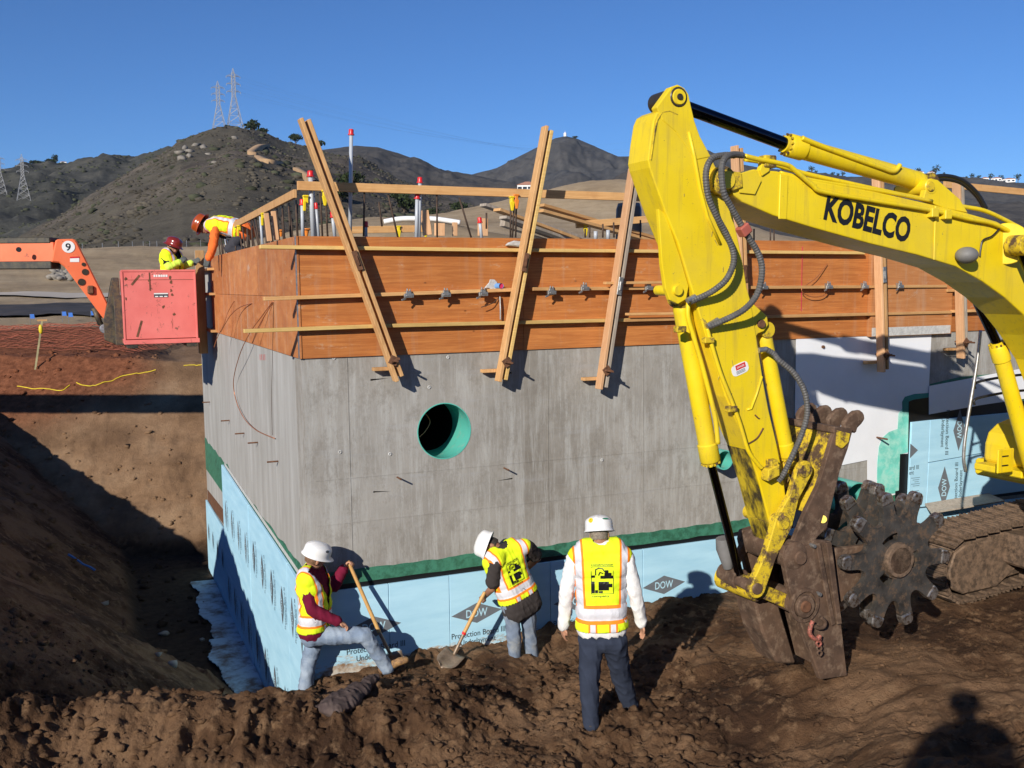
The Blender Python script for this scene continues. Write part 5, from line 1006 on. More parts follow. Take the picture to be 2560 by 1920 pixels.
def person(label, J, face, hat, hair, skin, shirt, sleeves, trousers, boots, vest=True, bulk=1., grp=None, curlL=.5, curlR=.5, hup=None, gloves=None, brim='cap', glasses=False, palmL=None, palmR=None, hem=2, leg=1., wr=.007, scarf=None, loose=1.):
    J = {k: np.asarray(v, float) for k, v in J.items()}; base = (J['anL']+J['anR'])/2; T_ = thing('person', label, 'person', base, grp)
    up = unit(J['neck']-J['pel']); lat = J['shR']-J['shL']; lat = unit(lat-up*(lat@up)); fw = np.cross(up, lat)     # lat to the person's right, fw out of the chest
    H = J['head']; hu = unit(hup) if hup is not None else unit(H-J['neck']); face = np.asarray(face, float); face = unit(face-hu*(face@hu)); hr = np.cross(face, hu); ax = (hr, face, hu)
    mid = (J['pel']+J['neck'])/2; B = bulk
    def torso(g, lo=True):
        o = []
        for f, hw, r, fo in ((.98, .115, .062, 0), (.90, .135, .078, .012), (.78, .10, .108, .02), (.62, .075, .112, .03), (.45, .070, .112, .03), (.28, .070, .112, .024), (.10, .078, .112, .01), (-.03, .085, .110, 0), (-.13, .088, .108, 0)):
            if (f < 0 and not lo) or (f < -.1 and lo != 2) or (f < .05 and lo == 3): continue
            c_ = J['pel']+(J['neck']-J['pel'])*f; c_ = c_+fw*fo*(B if f < .7 else 1)
            gg = g+(.016 if (f < .3 and lo in (2, 3)) else 0); o.append((c_-lat*hw*B, c_+lat*hw*B, r*B+gg, r*B+gg))
        return o
    def limb(a, b, c_, r0, r1, r2, g): return [(J[a], J[b], r0+g, r1+g), (J[b], J[c_], r1+g, r2+g)]
    body = [(J['neck'], H-hu*.06, .056, .053), (H-hu*.055+face*.025, H-hu*.075+face*.062, .052, .034), (H+face*.088-hu*.012, H+face*.108-hu*.03, .010, .015), (H+face*.085-hu*.052-hr*.018, H+face*.085-hu*.052+hr*.018, .014, .014)]
    balls = [(H+hu*.012, (.076, .098, .112), ax), (H-hu*.035+face*.018, (.066, .078, .075), ax), (H+hr*.077-hu*.008-face*.008, (.012, .020, .032), ax), (H-hr*.077-hu*.008-face*.008, (.012, .020, .032), ax)]
    body += torso(-.022)+limb('shL', 'elL', 'wrL', .050, .041, .030, 0)+limb('shR', 'elR', 'wrR', .050, .041, .030, 0)+limb('hipL', 'knL', 'anL', .080, .055, .042, -.01)+limb('hipR', 'knR', 'anR', .080, .055, .042, -.01)
    dL, dR = J['hdL']-J['wrL'], J['hdR']-J['wrR']; pL = palmL if palmL is not None else lat; pR = palmR if palmR is not None else -lat
    hc = hand_caps(J['wrL'], dL, pL, curlL, 1)+hand_caps(J['wrR'], dR, pR, curlR, -1)
    bo = blob('body', body+([] if gloves else hc), .0068, skin, T_, 3, balls=balls)
    if gloves: blob('gloves', [(a, b, c_+.003, d_+.003) for a, b, c_, d_ in hc]+[(J['wrL'], J['wrL']-unit(dL)*.04, .036, .040), (J['wrR'], J['wrR']-unit(dR)*.04, .036, .040)], .0075, gloves, T_, 2)
    for s_ in (-1, 1):
        e_ = MB().ball(H+face*.090+hr*.030*s_+hu*.012, .011, .010, .007, 8, 6, axes=ax).build('eye', 'letter_black', bo, True)
    if glasses: MB().tube(spline([H-hr*.078+hu*.012-face*.01, H-hr*.07+hu*.014+face*.07, H+face*.108+hu*.014, H+hr*.07+hu*.014+face*.07, H+hr*.078+hu*.012-face*.01], 5), .013, 8).build('sunglasses', 'letter_black', T_, True)
    # clothes
    sl = torso(.008, hem); g = .014*loose
    for s_ in 'LR':
        if sleeves == 'long': sl += limb('sh'+s_, 'el'+s_, 'wr'+s_, .056, .048, .038, g)
        else: m_ = J['sh'+s_]+(J['el'+s_]-J['sh'+s_])*.72; sl += [(J['sh'+s_], m_, .056+g, .060+g)]
        sl.append((J['neck']+(J['sh'+s_]-J['neck'])*.35, J['sh'+s_], .062, .064+g*.5))
    def above_wrist(p): return min(np.linalg.norm(p-J['wrL']-unit(dL)*.02), np.linalg.norm(p-J['wrR']-unit(dR)*.02)) > .030
    sh = blob('shirt', sl, .011, shirt if isinstance(shirt, str) else shirt[0], T_, 3, wr, 9, len(label))
    if not isinstance(shirt, str):
        me = sh.data; me.materials.append(MATS[shirt[1]]); n = len(me.polygons); cc = np.empty(n*3, np.float32); me.polygons.foreach_get('center', cc); cc = cc.reshape(-1, 3)
        dd = np.minimum.reduce([np.linalg.norm(cc-J[k]-(J[q]-J[k])*f, axis=1) for k, q in (('elL', 'wrL'), ('elR', 'wrR')) for f in (0, .25, .5, .75, 1, 1.1)]); me.polygons.foreach_set('material_index', (dd < .085).astype(np.int32))
    tr = [(J['pel']-lat*.085+up*.03, J['pel']+lat*.085+up*.03, .108*B, .108*B), (J['hipL'], J['hipR'], .106*B, .106*B)]+limb('hipL', 'knL', 'anL', .096*leg, .076*leg, .062*leg, 0)+limb('hipR', 'knR', 'anR', .096*leg, .076*leg, .062*leg, 0)
    tr += [(J['an'+s_], J['an'+s_]+unit(J['an'+s_]-J['kn'+s_])*.04, .066, .072) for s_ in 'LR']
    blob('trousers', tr, .0125, trousers, T_, 3, .009, 7, len(label)+3)
    for s_ in 'LR':
        a = J['an'+s_]; t_ = J['to'+s_]; d = unit(t_-a); blob('boot', [(a+Z*.02, a-Z*.035, .046, .05), (a-Z*.04-d*.03, a-Z*.045+d*.02, .042, .044), (a-Z*.03+d*.02, t_-d*.05, .048, .040), (t_-d*.06, t_, .044, .036)], .011, boots, T_, 3)
    if vest:
        vt = torso(.027, False)
        for s_ in 'LR': vt.append((J['neck']+(J['sh'+s_]-J['neck'])*.3+up*.012, J['neck']+(J['sh'+s_]-J['neck'])*.86+up*.005, .070, .085))
        Lt = np.linalg.norm(J['neck']-J['pel'])
        def keep(p):
            b = (p-J['pel'])@up; a = (p-J['pel'])@lat; c_ = (p-J['pel'])@fw
            if b < .035*Lt/.5: return False
            if np.linalg.norm(p-J['neck']-up*.05) < .078: return False
            if c_ > .05 and abs(a) < .012+.10*max(0, (b-.30)/.22) : return False
            if min(np.linalg.norm(p-J['shL']+lat*0), np.linalg.norm(p-J['shR'])) < .062: return False
            return True
        ve = blob('vest', vt, .0105, 'hiviz_vest', T_, 3, .005, 8, len(label), cut=keep, thick=.005)
        P = np.array([v.co[:] for v in ve.data.vertices]); q = P-J['pel']; at = ve.data.attributes.new('tc', 'FLOAT_VECTOR', 'POINT')
        at.data.foreach_set('vector', np.stack([q@lat*(.205/(.5*np.linalg.norm(J['shR']-J['shL']))), q@up*(.52/Lt), q@fw], -1).astype(np.float32).ravel()); T_['_'] = 0; del T_['_']
    else: ve = None
    if scarf: blob('scarf', [(J['neck']-lat*.05, J['neck']+lat*.05, .075, .075), (J['neck']-hu*.02, H-hu*.07, .075, .078)], .011, scarf, T_, 2, .01, 20)
    # hair and hard hat
    blob('hair', [], .008, hair, T_, 2, .003, 60, balls=[(H-face*.016+hu*.0, (.081, .090, .098), ax)], cut=lambda p: ((p-H)@face < .02) and ((p-H)@hu > -.048-.25*max(0, (p-H)@face)) and ((p-H)@hu < .05))
    hc_ = H+hu*.042-face*.004; seg = 32; mb = MB(); vs = []; fs = []
    bw = {'cap': lambda a: .016+.044*max(0, math.cos(a))**2, 'full': lambda a: .042}[brim]
    prof = [('b', 0), (0, -.004), (.03, .2), (.06, .35), (.10, .62), (.14, .82), (.155, .94), (.163, 1.0)]
    for i, (hz_, q) in enumerate([(-.006, 'b'), (0, 0), (.035, .03), (.065, .12), (.092, .30), (.112, .55), (.121, .80)]):
        for k in range(seg):
            a = 2*math.pi*k/seg; rx, ry = .118, .142
            if q == 'b': rx += bw(a); ry += bw(a); dz = -.008-.10*bw(a)
            else: rx *= math.sqrt(max(0, 1-q*q)) if q < .5 else (1-q*.62); ry *= math.sqrt(max(0, 1-q*q)) if q < .5 else (1-q*.62); dz = 0
            rid = .010 if (q != 'b' and q > .05 and abs(math.sin(a)) < .16) else 0
            vs.append(hc_+face*math.cos(a)*ry+hr*math.sin(a)*rx+hu*(hz_+dz+rid))
    vs.append(hc_+hu*.134)
    for i in range(6):
        for k in range(seg): fs.append((i*seg+k, i*seg+(k+1) % seg, (i+1)*seg+(k+1) % seg, (i+1)*seg+k))
    for k in range(seg): fs.append((6*seg+k, 6*seg+(k+1) % seg, 7*seg))
    mb.add(vs, fs); ho = mb.build('hard_hat', hat, T_, True); sd = ho.modifiers.new('s', 'SOLIDIFY'); sd.thickness = .004; ss = ho.modifiers.new('ss', 'SUBSURF'); ss.levels = 1; ss.render_levels = 1
    return dict(root=T_, vest=ve, hat=ho, up=up, lat=lat, fw=fw, J=J, hc=hc_, hax=ax)
def wrap(obj_, name, quads, origin, xd, yd, nrm, mat, lift=.004, sub=5, parent=None):   # print quads (2D lists) laid on a curved surface
    bm = bmesh.new(); bm.from_mesh(obj_.data); bvh = BVHTree.FromBMesh(bm); bm.free(); mb = MB()
    for q in quads:
        q = [np.array(p, float) for p in q]; vs = []; ok = True
        for i in range(sub+1):
            for j in range(sub+1):
                a, b = i/sub, j/sub; p = (q[0]*(1-a)+q[1]*a)*(1-b)+(q[3]*(1-a)+q[2]*a)*b
                o = origin+xd*p[0]+yd*p[1]+nrm*.6; h = bvh.ray_cast(Vector(o), Vector(-nrm))
                if h[0] is None: ok = False; break
                vs.append(np.array(h[0])+nrm*(lift+.005))
            if not ok: break
        if ok: mb.add(vs, [(i*(sub+1)+j, (i+1)*(sub+1)+j, (i+1)*(sub+1)+j+1, i*(sub+1)+j+1) for i in range(sub) for j in range(sub)])
    return mb.build(name, mat, parent or obj_)
def stroke(pts, w):
    out = []
    for a, b in zip(pts, pts[1:]):
        a = np.array(a, float); b = np.array(b, float); d = (b-a)/np.linalg.norm(b-a); n = np.array([-d[1], d[0]])*w/2; out.append([a-n-d*w/2, b-n+d*w/2, b+n+d*w/2, a+n-d*w/2])
    return out
def rect(x0, y0, x1, y1): return [(x0, y0), (x1, y0), (x1, y1), (x0, y1)]
def wraptext(obj_, s, origin, xd, yd, nrm, h, width, mat, lift=.004):
    o = text('lettering', s, origin, xd, yd, h, mat, obj_, width, .01); bm = bmesh.new(); bm.from_mesh(obj_.data); bvh = BVHTree.FromBMesh(bm); bm.free()
    for v_ in o.data.vertices:
        hh = bvh.ray_cast(v_.co+Vector(nrm)*.6, Vector(-nrm))
        if hh[0] is not None: v_.co = hh[0]+Vector(nrm)*(lift+.005)
    return o
def vest_print(pr, cx=0., b0=.22, b1=.47, wdt=.19):
    ve, up, lat, fw, J = pr['vest'], pr['up'], pr['lat'], pr['fw'], pr['J']; o = J['pel']+lat*cx; nr = -fw; X = lat; hgt = b1-b0
    def R(x0, y0, x1, y1): return rect((x0-.5)*wdt, b1-y1*hgt, (x1-.5)*wdt, b1-y0*hgt)
    def S(pts, w): return stroke([((x-.5)*wdt, b1-y*hgt) for x, y in pts], w)
    Q = S([(0, 0), (1, 0), (1, 1), (0, 1), (0, 0)], .004)
    Q += [R(.0, .31, .17, .40), R(0, .53, .15, .97), R(.33, .55, .80, .88), R(.80, .62, .95, .76), R(.42, .33, 1, .45), R(.60, .22, .92, .34), R(.17, .86, .30, .97), R(.33, .90, .52, .97), R(.62, .12, .78, .23)]
    Q += S([(.20, .29), (.20, .10), (.34, .05), (.52, .07), (.60, .16)], .009)+S([(.34, .30), (.40, .20), (.52, .24)], .010)
    wrap(ve, 'back_print', Q, o, X, up, nr, 'letter_black')
    wraptext(ve, 'construction', o+up*(b1+.008)-X*wdt*.5, X, up, nr, .020, wdt, 'letter_black'); wraptext(ve, 'company', o+up*(b0-.026)-X*wdt*.5, X, up, nr, .018, wdt*.82, 'letter_black')
def px(x, y, d): return Dp(x, y, d)
def PJ(d0, **k): return {n: Dp(v[0], v[1], d0+(v[2] if len(v) > 2 else 0)) for n, v in k.items()}
# the worker in maroon leaning on a shovel (faces right; his right side is towards the camera)
J = PJ(9.60, head=(788, 1396), neck=(776, 1427), shR=(762, 1449, -.17), shL=(794, 1441, .19), elR=(780, 1525, -.20), wrR=(842, 1553, -.14), hdR=(868, 1562, -.10), elL=(834, 1465, .24), wrL=(858, 1424, .26), hdL=(873, 1406, .27), pel=(784, 1580), hipR=(778, 1590, -.08), hipL=(790, 1590, .08), knR=(912, 1588, -.06), anR=(962, 1662, .05), toR=(1014, 1650, .10), knL=(772, 1655, .05), anL=(760, 1745, .04), toL=(800, 1752, .05))
p1_ = person('man in maroon shirt and yellow vest leaning on a shovel at the vault corner', J, D1*.9+N1*(-.25)-Z*.28, 'hat_white', 'hair_brown', 'skin', 'maroon', 'long', 'denim', 'boot_tan', curlL=1.1, curlR=.7, palmL=D1*.6+N1*.6, palmR=-Z, bulk=1.03, hem=3)
def hat_oval(pr, side, f, z_, a, b, mat, name='sticker', txt=None, tm='letter_black'):
    hr, fc, hu = pr['hax']; c = pr['hc']; n = unit(hr*side+fc*f+hu*.35); bm = bmesh.new(); bm.from_object(pr['hat'], bpy.context.evaluated_depsgraph_get()); bvh = BVHTree.FromBMesh(bm); bm.free()
    h = bvh.ray_cast(Vector(c+hu*z_+n*.5), Vector(-n)); 
    if h[0] is None: return
    q = np.array(h[0])+n*.002; yd = unit(hu-n*(hu@n)); xd = np.cross(yd, n); o = MB().prism([q+xd*a*math.cos(k*math.pi/10)+yd*b*math.sin(k*math.pi/10) for k in range(20)], n*.003).build(name, mat, pr['hat'])
    if txt: text('lettering', txt, q-xd*a*.4-yd*b*.45+n*.004, xd, yd, b*.95, tm, o, a*.75, .01)
# shovels
simple('shovel_wood', (.52, .30, .10), .5, var=.15, scale=20); simple('shovel_steel', (.30, .23, .17), .5, .6, var=.4, scale=12)
def shovel(label, a, m, b, tipdir, nrm, collar=None, bl=.30, bwid=.23):
    a, m, b = (np.asarray(q, float) for q in (a, m, b)); t_ = thing('shovel', label, 'shovel', b, 'shovels'); MB().tube([a, a+(m-a)*.5, m], [.019, .020, .021], 12).build('handle', 'shovel_wood', t_, 'auto')
    if collar: MB().tube([m-(m-a)*.03, m+(b-m)*.05], .023, 12).build('collar', collar, t_)
    MB().tube(spline([m, m+(b-m)*.5, b], 6), .018, 12).build('socket', 'shovel_steel', t_, True)
    td = unit(tipdir); nr = unit(np.asarray(nrm)-td*(np.asarray(nrm)@td)); sd = np.cross(td, nr); vs = []; fs = []; n, m_ = 7, 6
    for i in range(n):
        f = i/(n-1); w_ = bwid/2*(1 if f < .55 else math.sqrt(max(.02, 1-((f-.55)/.46)**2)))
        for j in range(m_): s_ = -1+2*j/(m_-1); vs.append(b+td*(bl*f-.03)+sd*w_*s_+nr*(.035*s_*s_-.015+.02*f*f))
    for i in range(n-1):
        for j in range(m_-1): fs.append((i*m_+j, (i+1)*m_+j, (i+1)*m_+j+1, i*m_+j+1))
    o = MB().add(vs, fs).build('blade', 'shovel_steel', t_, True); sd_ = o.modifiers.new('s', 'SOLIDIFY'); sd_.thickness = .004
shovel('long wooden shovel upright in the hand of the man in maroon', px(870, 1402, 9.88), px(948, 1580, 9.82), px(978, 1640, 9.84), px(992, 1690, 9.9)-px(978, 1640, 9.84), -D2)
# the bending worker (faces left and away)
J = PJ(10.15, head=(1228, 1367, .04), neck=(1256, 1377, .02), shL=(1240, 1408, -.13), shR=(1318, 1366, .10), elL=(1229, 1472, -.08), wrL=(1210, 1492, .10), hdL=(1203, 1500, .16), elR=(1344, 1395, .32), wrR=(1290, 1445, .45), hdR=(1262, 1460, .42), pel=(1300, 1500, .05), hipL=(1279, 1512, -.01), hipR=(1318, 1510, .07), knL=(1283, 1577, -.03), anL=(1288, 1655, .0), toL=(1262, 1668, .05), knR=(1322, 1572, .10), anR=(1332, 1650, .12), toR=(1305, 1662, .2))
p2_ = person('man in charcoal shirt and yellow vest bending left over a shovel by the blue boards', J, -D1*.95+N1*(-.15)-Z*.55, 'hat_white', 'hair_dark', 'skin_dark', 'charcoal', 'short', 'denim_dirty', 'boot_dark', curlL=1.1, curlR=1.0, bulk=1.06, loose=1.2)
shovel('wooden shovel with a red collar held by the bending man', px(1212, 1480, 10.12), px(1160, 1583, 10.05), px(1135, 1636, 10.02), px(1106, 1668, 9.86)-px(1135, 1636, 10.02), N1*.5+Z*.9, 'cap_red', .26, .24)
# the man walking away in the white shirt
J = PJ(8.40, head=(1499, 1337, .03), neck=(1501, 1367), shL=(1436, 1394), shR=(1566, 1394), elL=(1416, 1478, .04), wrL=(1409, 1563, .12), hdL=(1407, 1592, .15), elR=(1586, 1476, .02), wrR=(1603, 1556, .12), hdR=(1609, 1585, .16), pel=(1505, 1585), hipL=(1478, 1600), hipR=(1536, 1600), knL=(1473, 1700, -.02), anL=(1476, 1800, -.02), toL=(1478, 1795, .20), knR=(1553, 1690, .22), anR=(1573, 1755, .34), toR=(1590, 1752, .56))
p3_ = person('man in white sleeves, navy trousers and yellow vest walking away from us', J, np.array([.25, 1, -.10]), 'hat_white', 'hair_grey', 'skin', 'white_cotton', 'long', 'navy', 'boot_dark', curlL=.35, curlR=.35, bulk=1.08, loose=1.0, hem=3, leg=1.16, palmL=D1, palmR=-D1)
vest_print(p3_, 0, .40, .645, .19); vest_print(p2_, -.005, .235, .455, .16)
bpy.context.view_layer.update()
hat_oval(p3_, -.35, -1, .035, .022, .022, 'bracket_yellow', 'sticker', 'C'); hat_oval(p3_, .62, -.8, .045, .030, .008, 'coating_green', 'tape'); hat_oval(p1_, 1, .35, .05, .024, .014, 'print_grey', 'sticker')
# man in the basket and the one bending from the roof
J = PJ(15.75, head=(432, 619), neck=(427, 633), shR=(412, 645, -.16), shL=(441, 642, .16), elR=(423, 667, -.2), wrR=(448, 656, -.12), hdR=(460, 646, -.1), elL=(452, 667, .18), wrL=(478, 658, .16), hdL=(491, 652, .16), pel=(424, 711), hipR=(416, 717, -.06), hipL=(432, 717, .06), knR=(420, 780, -.06), anR=(420, 840, -.06), toR=(440, 845, -.06), knL=(434, 780, .06), anL=(434, 840, .06), toL=(454, 845, .06))
p4_ = person('man in sunglasses and dark red hard hat standing in the red lift basket', J, np.array([.75, -.62, -.12]), 'hat_red', 'hair_dark', 'skin_dark', ('black_cotton', 'hiviz_sleeve'), 'long', 'dark_trouser', 'boot_dark', curlL=.3, curlR=.9, gloves='glove', brim='full', glasses=True)
J = PJ(15.05, head=(510, 564), neck=(529, 562), shR=(538, 572, -.18), shL=(542, 566, .18), elR=(534, 612, -.22), wrR=(522, 645, -.26), hdR=(515, 662, -.28), elL=(532, 606, .16), wrL=(526, 640, .1), hdL=(520, 655, .06), pel=(606, 577), hipR=(608, 583, -.09), hipL=(612, 580, .09), knR=(574, 622, -.10), anR=(625, 634, -.10), toR=(645, 645, -.10), knL=(580, 620, .12), anL=(628, 632, .12), toL=(648, 644, .12))
p5_ = person('man in orange sleeves and red-brown hard hat kneeling on the wall top, reaching down', J, np.array([-.55, -.25, -.9]), 'hat_orange', 'hair_dark', 'skin_dark', 'orange_cotton', 'long', 'dark_trouser', 'boot_dark', curlL=.6, curlR=.6, gloves='glove', brim='full', hup=np.array([-.85, 0, .45]), scarf='red_scarf')
J5 = p5_['J']; c = J5['neck']*.6+J5['pel']*.4-p5_['fw']*.15
for s_ in (-1, 1): MB().tube(spline([J5['neck']+p5_['lat']*.09*s_-p5_['fw']*.08, c+p5_['lat']*.05*s_-p5_['fw']*.0, J5['pel']*.8+J5['neck']*.2+p5_['lat']*.12*s_-p5_['fw']*.14], 8), .016, 8).build('harness_strap', 'dark_trouser', p5_['root'], True)
# the photographer, whose shadow falls on the fill at the lower right
g0 = gz(0, -.2)
LIFT = .12
J = dict(head=(0, -.165, CAMZ-.02), neck=(0, -.21, CAMZ-.15), shL=(-.22, -.22, CAMZ-.22), shR=(.22, -.22, CAMZ-.22), elL=(-.29, -.10, CAMZ-.46), elR=(.29, -.12, CAMZ-.44), wrL=(-.12, -.05, CAMZ-.22), wrR=(.14, -.06, CAMZ-.19), hdL=(-.10, -.04, CAMZ-.12), hdR=(.12, -.05, CAMZ-.10), pel=(0, -.24, CAMZ-.72), hipL=(-.09, -.24, CAMZ-.78), hipR=(.09, -.24, CAMZ-.78), knL=(-.11, -.22, CAMZ-1.18), knR=(.11, -.22, CAMZ-1.18), anL=(-.12, -.25, g0+.09), anR=(.12, -.25, g0+.09), toL=(-.14, -.07, g0+.05), toR=(.14, -.07, g0+.05))
J = {k: (v[0], v[1], v[2]+(LIFT if k[:2] not in ('an', 'to', 'wr', 'hd') else 0)) for k, v in J.items()}
person('photographer standing on the bank, seen only by the shadow at the lower right', J, np.array([0, 1., -.1]), 'hat_white', 'hair_dark', 'skin', 'charcoal', 'long', 'denim', 'boot_dark', vest=False, bulk=1.3, loose=3.4, brim='full', scarf='charcoal')  # scarf added to thicken the neck of this unseen figure's shadow
# jacket thrown on the soil
def Tp(x, y, d0=6., d1=60.):
    r = ray(x, y); ds = np.linspace(d0, d1, 1600); P = CZ+np.outer(ds, r/r[1]); zg = ground_h(P[:, 0], P[:, 1], True); k = np.argmax(P[:, 2] < zg); return P[k]
ja = Tp(880, 1750); jb = Tp(935, 1705); jc = Tp(830, 1785)
ja, jb, jc = ja+Z*.05, jb+Z*.04, jc+Z*.05; ld = unit(jc-jb); ls = unit(np.cross(ld, Z)); aj = (ls, ld, Z)
jk = blob('thrown_jacket', [(jb+Z*.01, ja*.6+jb*.4+Z*.02, .02, .035), (ja+ls*.12, jc+ls*.16-Z*.02, .035, .022)], .012, 'grey_cloth', None, 3, .012, 9, 2, balls=[(ja*.55+jc*.45, (.16, .22, .07), aj), (ja*.8+jb*.2, (.12, .18, .06), aj), (jc*.85+ja*.15, (.14, .14, .06), aj), (jb*.8+ja*.2, (.06, .17, .04), aj)]); setp(jk, 'dark grey jacket thrown on the soil in front of the man in maroon', 'jacket')
ORD = ['first', 'second', 'third', 'fourth', 'fifth', 'sixth', 'seventh', 'eighth', 'ninth', 'tenth', 'eleventh', 'twelfth', 'thirteenth', 'fourteenth']
# ------------------------------------------------------------------ telehandler boom and man basket
t = NT('basket_red'); v = t.coord(); c = t.ramp(t.noise(v, 1.6, 5, .6), [(.3, (.62, .135, .120)), (.7, (.74, .200, .180))])
c = t.mix(t.fr(t.noise(v, 6, 8, .8), .60, .63), c, (.13, .075, .05)); c = t.mix(t.math('MULTIPLY', t.fr(t.noise(t.mapping(v, (7, 7, 1.2)), 2.6, 5, .7), .64, .70), .8), c, (.20, .06, .04)); t.out(c, .55, 0, .35); t.bump(t.noise(v, 3, 3), .2, .02)
t = NT('boom_orange'); v = t.coord(); c = t.ramp(t.noise(v, 1.2, 5, .6), [(.3, (.70, .130, .045)), (.7, (.80, .200, .085))]); c = t.mix(t.fr(t.noise(v, 4, 7, .75), .62, .68), c, (.09, .055, .035)); t.out(c, .5, 0, .35)
simple('boom_black', (.020, .019, .017), .6, var=.5, scale=5, c2=(.06, .05, .03)); simple('steel_dark', (.055, .050, .045), .6, .3, var=.4, scale=8, c2=(.12, .09, .05))
bk = Dp(311, 862, 15.25); B0 = bk.copy(); BWd = float((hit(500, 860, bk, N1)-bk)@D1); BH = float(Dp(311, 675, 15.25)[2]-bk[2])
basket = thing('lift_basket', 'scratched salmon-red steel lift basket hanging beside the side wall', 'basket', B0)
def bb(u0, u1, v0, v1, z0, z1, name, mat='basket_red', bev=.006, par=basket): return MB().box(B0+D1*(u0+u1)/2+D2*(v0+v1)/2+Z*(z0+z1)/2, D1*(u1-u0)/2, D2*(v1-v0)/2, Z*(z1-z0)/2).build(name, mat, par, bevel=bev)
fp_ = bb(.015, BWd-.03, 0, .012, .08, BH, 'front_panel'); bb(.015, .03, .012, .95, .08, BH, 'side_panel'); bb(BWd-.045, BWd-.03, .012, .95, .08, BH, 'side_panel'); bb(.015, BWd-.03, .938, .95, .08, BH*.9, 'back_panel')
bb(0, BWd, -.02, 1.0, .0, .07, 'floor_pan'); bb(.0, BWd-.02, -.012, .025, BH-.03, BH+.004, 'top_rail'); bb(.0, .03, -.012, .025, .07, BH-.031, 'corner_post'); bb(BWd-.05, BWd-.02, -.012, .025, .07, BH-.031, 'corner_post')
for a in (.04, BWd-.20): bb(a, a+.16, .0, .9, -.06, .0, 'fork_pocket', 'boom_black')
bb(BWd*.36, BWd*.375, -.006, .0, BH*.72, BH-.04, 'groove', 'steel_rust', 0, fp_); bb(.1, BWd-.06, -.004, 0, BH*.865, BH*.870, 'groove', 'steel_rust', 0, fp_)
pl = bb(BWd*.415, BWd*.60, -.006, 0, BH*.63, BH*.69, 'label_plate', 'print_dark', 0, fp_); bb(BWd*.415, BWd*.60, -.008, -.006, BH*.672, BH*.688, 'label_band', 'sticker_white', 0, fp_)
for k in range(3): bb(BWd*(.428+.06*k), BWd*(.47+.06*k), -.008, -.006, BH*.634, BH*.648, 'label_band', 'sticker_white', 0, fp_)
for k, (a, w_) in enumerate(((.422, .022), (.452, .020), (.482, .03), (.518, .022), (.545, .026), (.578, .026))): bb(BWd*a, BWd*(a+w_), -.005, 0, BH*.905, BH*.935, 'worn_letter', 'sticker_white', 0, fp_)
for (a, b, c_, d_) in ((.13, .80, .24, .93), (.17, .10, .24, .32)): MB().bar(B0+D1*BWd*a+Z*BH*b-D2*.002, B0+D1*BWd*c_+Z*BH*d_-D2*.002, D2, .002, .016).build('scrape', 'steel_rust', fp_)
for (a, b) in ((.64, .90), (.65, .83), (.645, .72), (.655, .66), (.36, .86), (.53, .50), (.67, .40), (.05, .62), (.06, .88)): MB().prism([B0+D1*(BWd*a+.022*math.cos(k*.785)*rng.uniform(.4, 1.3))+Z*(BH*b+.028*math.sin(k*.785)*rng.uniform(.4, 1.4)) for k in range(8)], -D2*.003).build('rust_patch', 'steel_rust', fp_)
tele = thing('telehandler', 'long orange telehandler boom numbered 9 holding the red basket', 'telehandler', Dp(60, 640, 15.9))
def Tq(pts, off=0.): return [hit(x, y, Dp(200, 700, 15.65), N1)+N1*off for x, y in pts]
neck = [(138, 603), (141, 598), (182, 597), (189, 600), (194, 607), (270, 760), (262, 800), (255, 792), (162, 668), (148, 657), (128, 655)]
gn = MB().prism(Tq(neck), -N1*.34).build('gooseneck', 'boom_orange', tele, bevel=.02)
n9 = hit(171, 617, Dp(200, 700, 15.65), N1)+N1*.004; dk = MB().tube([n9, n9+N1*.004], .094, 28).build('number_disc', 'sticker_white', tele); text('lettering', '9', n9+N1*.0055-D1*.042-Z*.058, D1, Z, .112, 'letter_black', dk, .078, .02)
q = Tq([(175, 642), (198, 641), (198, 655), (175, 655)], .003); MB().prism(q, N1*.003).build('sticker', 'sticker_white', tele); MB().prism(Tq([(175, 642), (198, 641), (198, 645), (175, 646)], .006), N1*.002).build('sticker_band', 'sticker_red', tele)
for (x, y, r_) in ((213, 680, .05), (204, 705, .055), (209, 661, .03)): cq = hit(x, y, Dp(200, 700, 15.65), N1); MB().tube([cq, cq+N1*.012], r_, 18).build('pin', 'grease', tele)
MB().box(hit(227, 725, Dp(200, 700, 15.65), N1)+N1*.02, D1*.05, N1*.03, Z*.07).build('pad', 'steel_rust', tele, bevel=.02)
a0 = Tq([(146, 630)])[0]-N1*.17; far_ = a0+np.array([-11.5, .3, .05]); dB = unit(far_-a0); hB = .155
MB().bar(a0, far_, Z, hB, .15).build('boom', 'boom_orange', tele, bevel=.01)
for (dz, hh) in ((hB+.03, .045), (-hB-.045, .06)): MB().bar(a0+Z*dz+dB*.05, far_+Z*dz, Z, hh, .165).build('boom_rail', 'boom_black', tele, bevel=.01)
MB().tube([Tq([(47, 624)])[0], Tq([(47, 624)])[0]+N1*.02], .04, 14).build('pin', 'letter_black', tele)
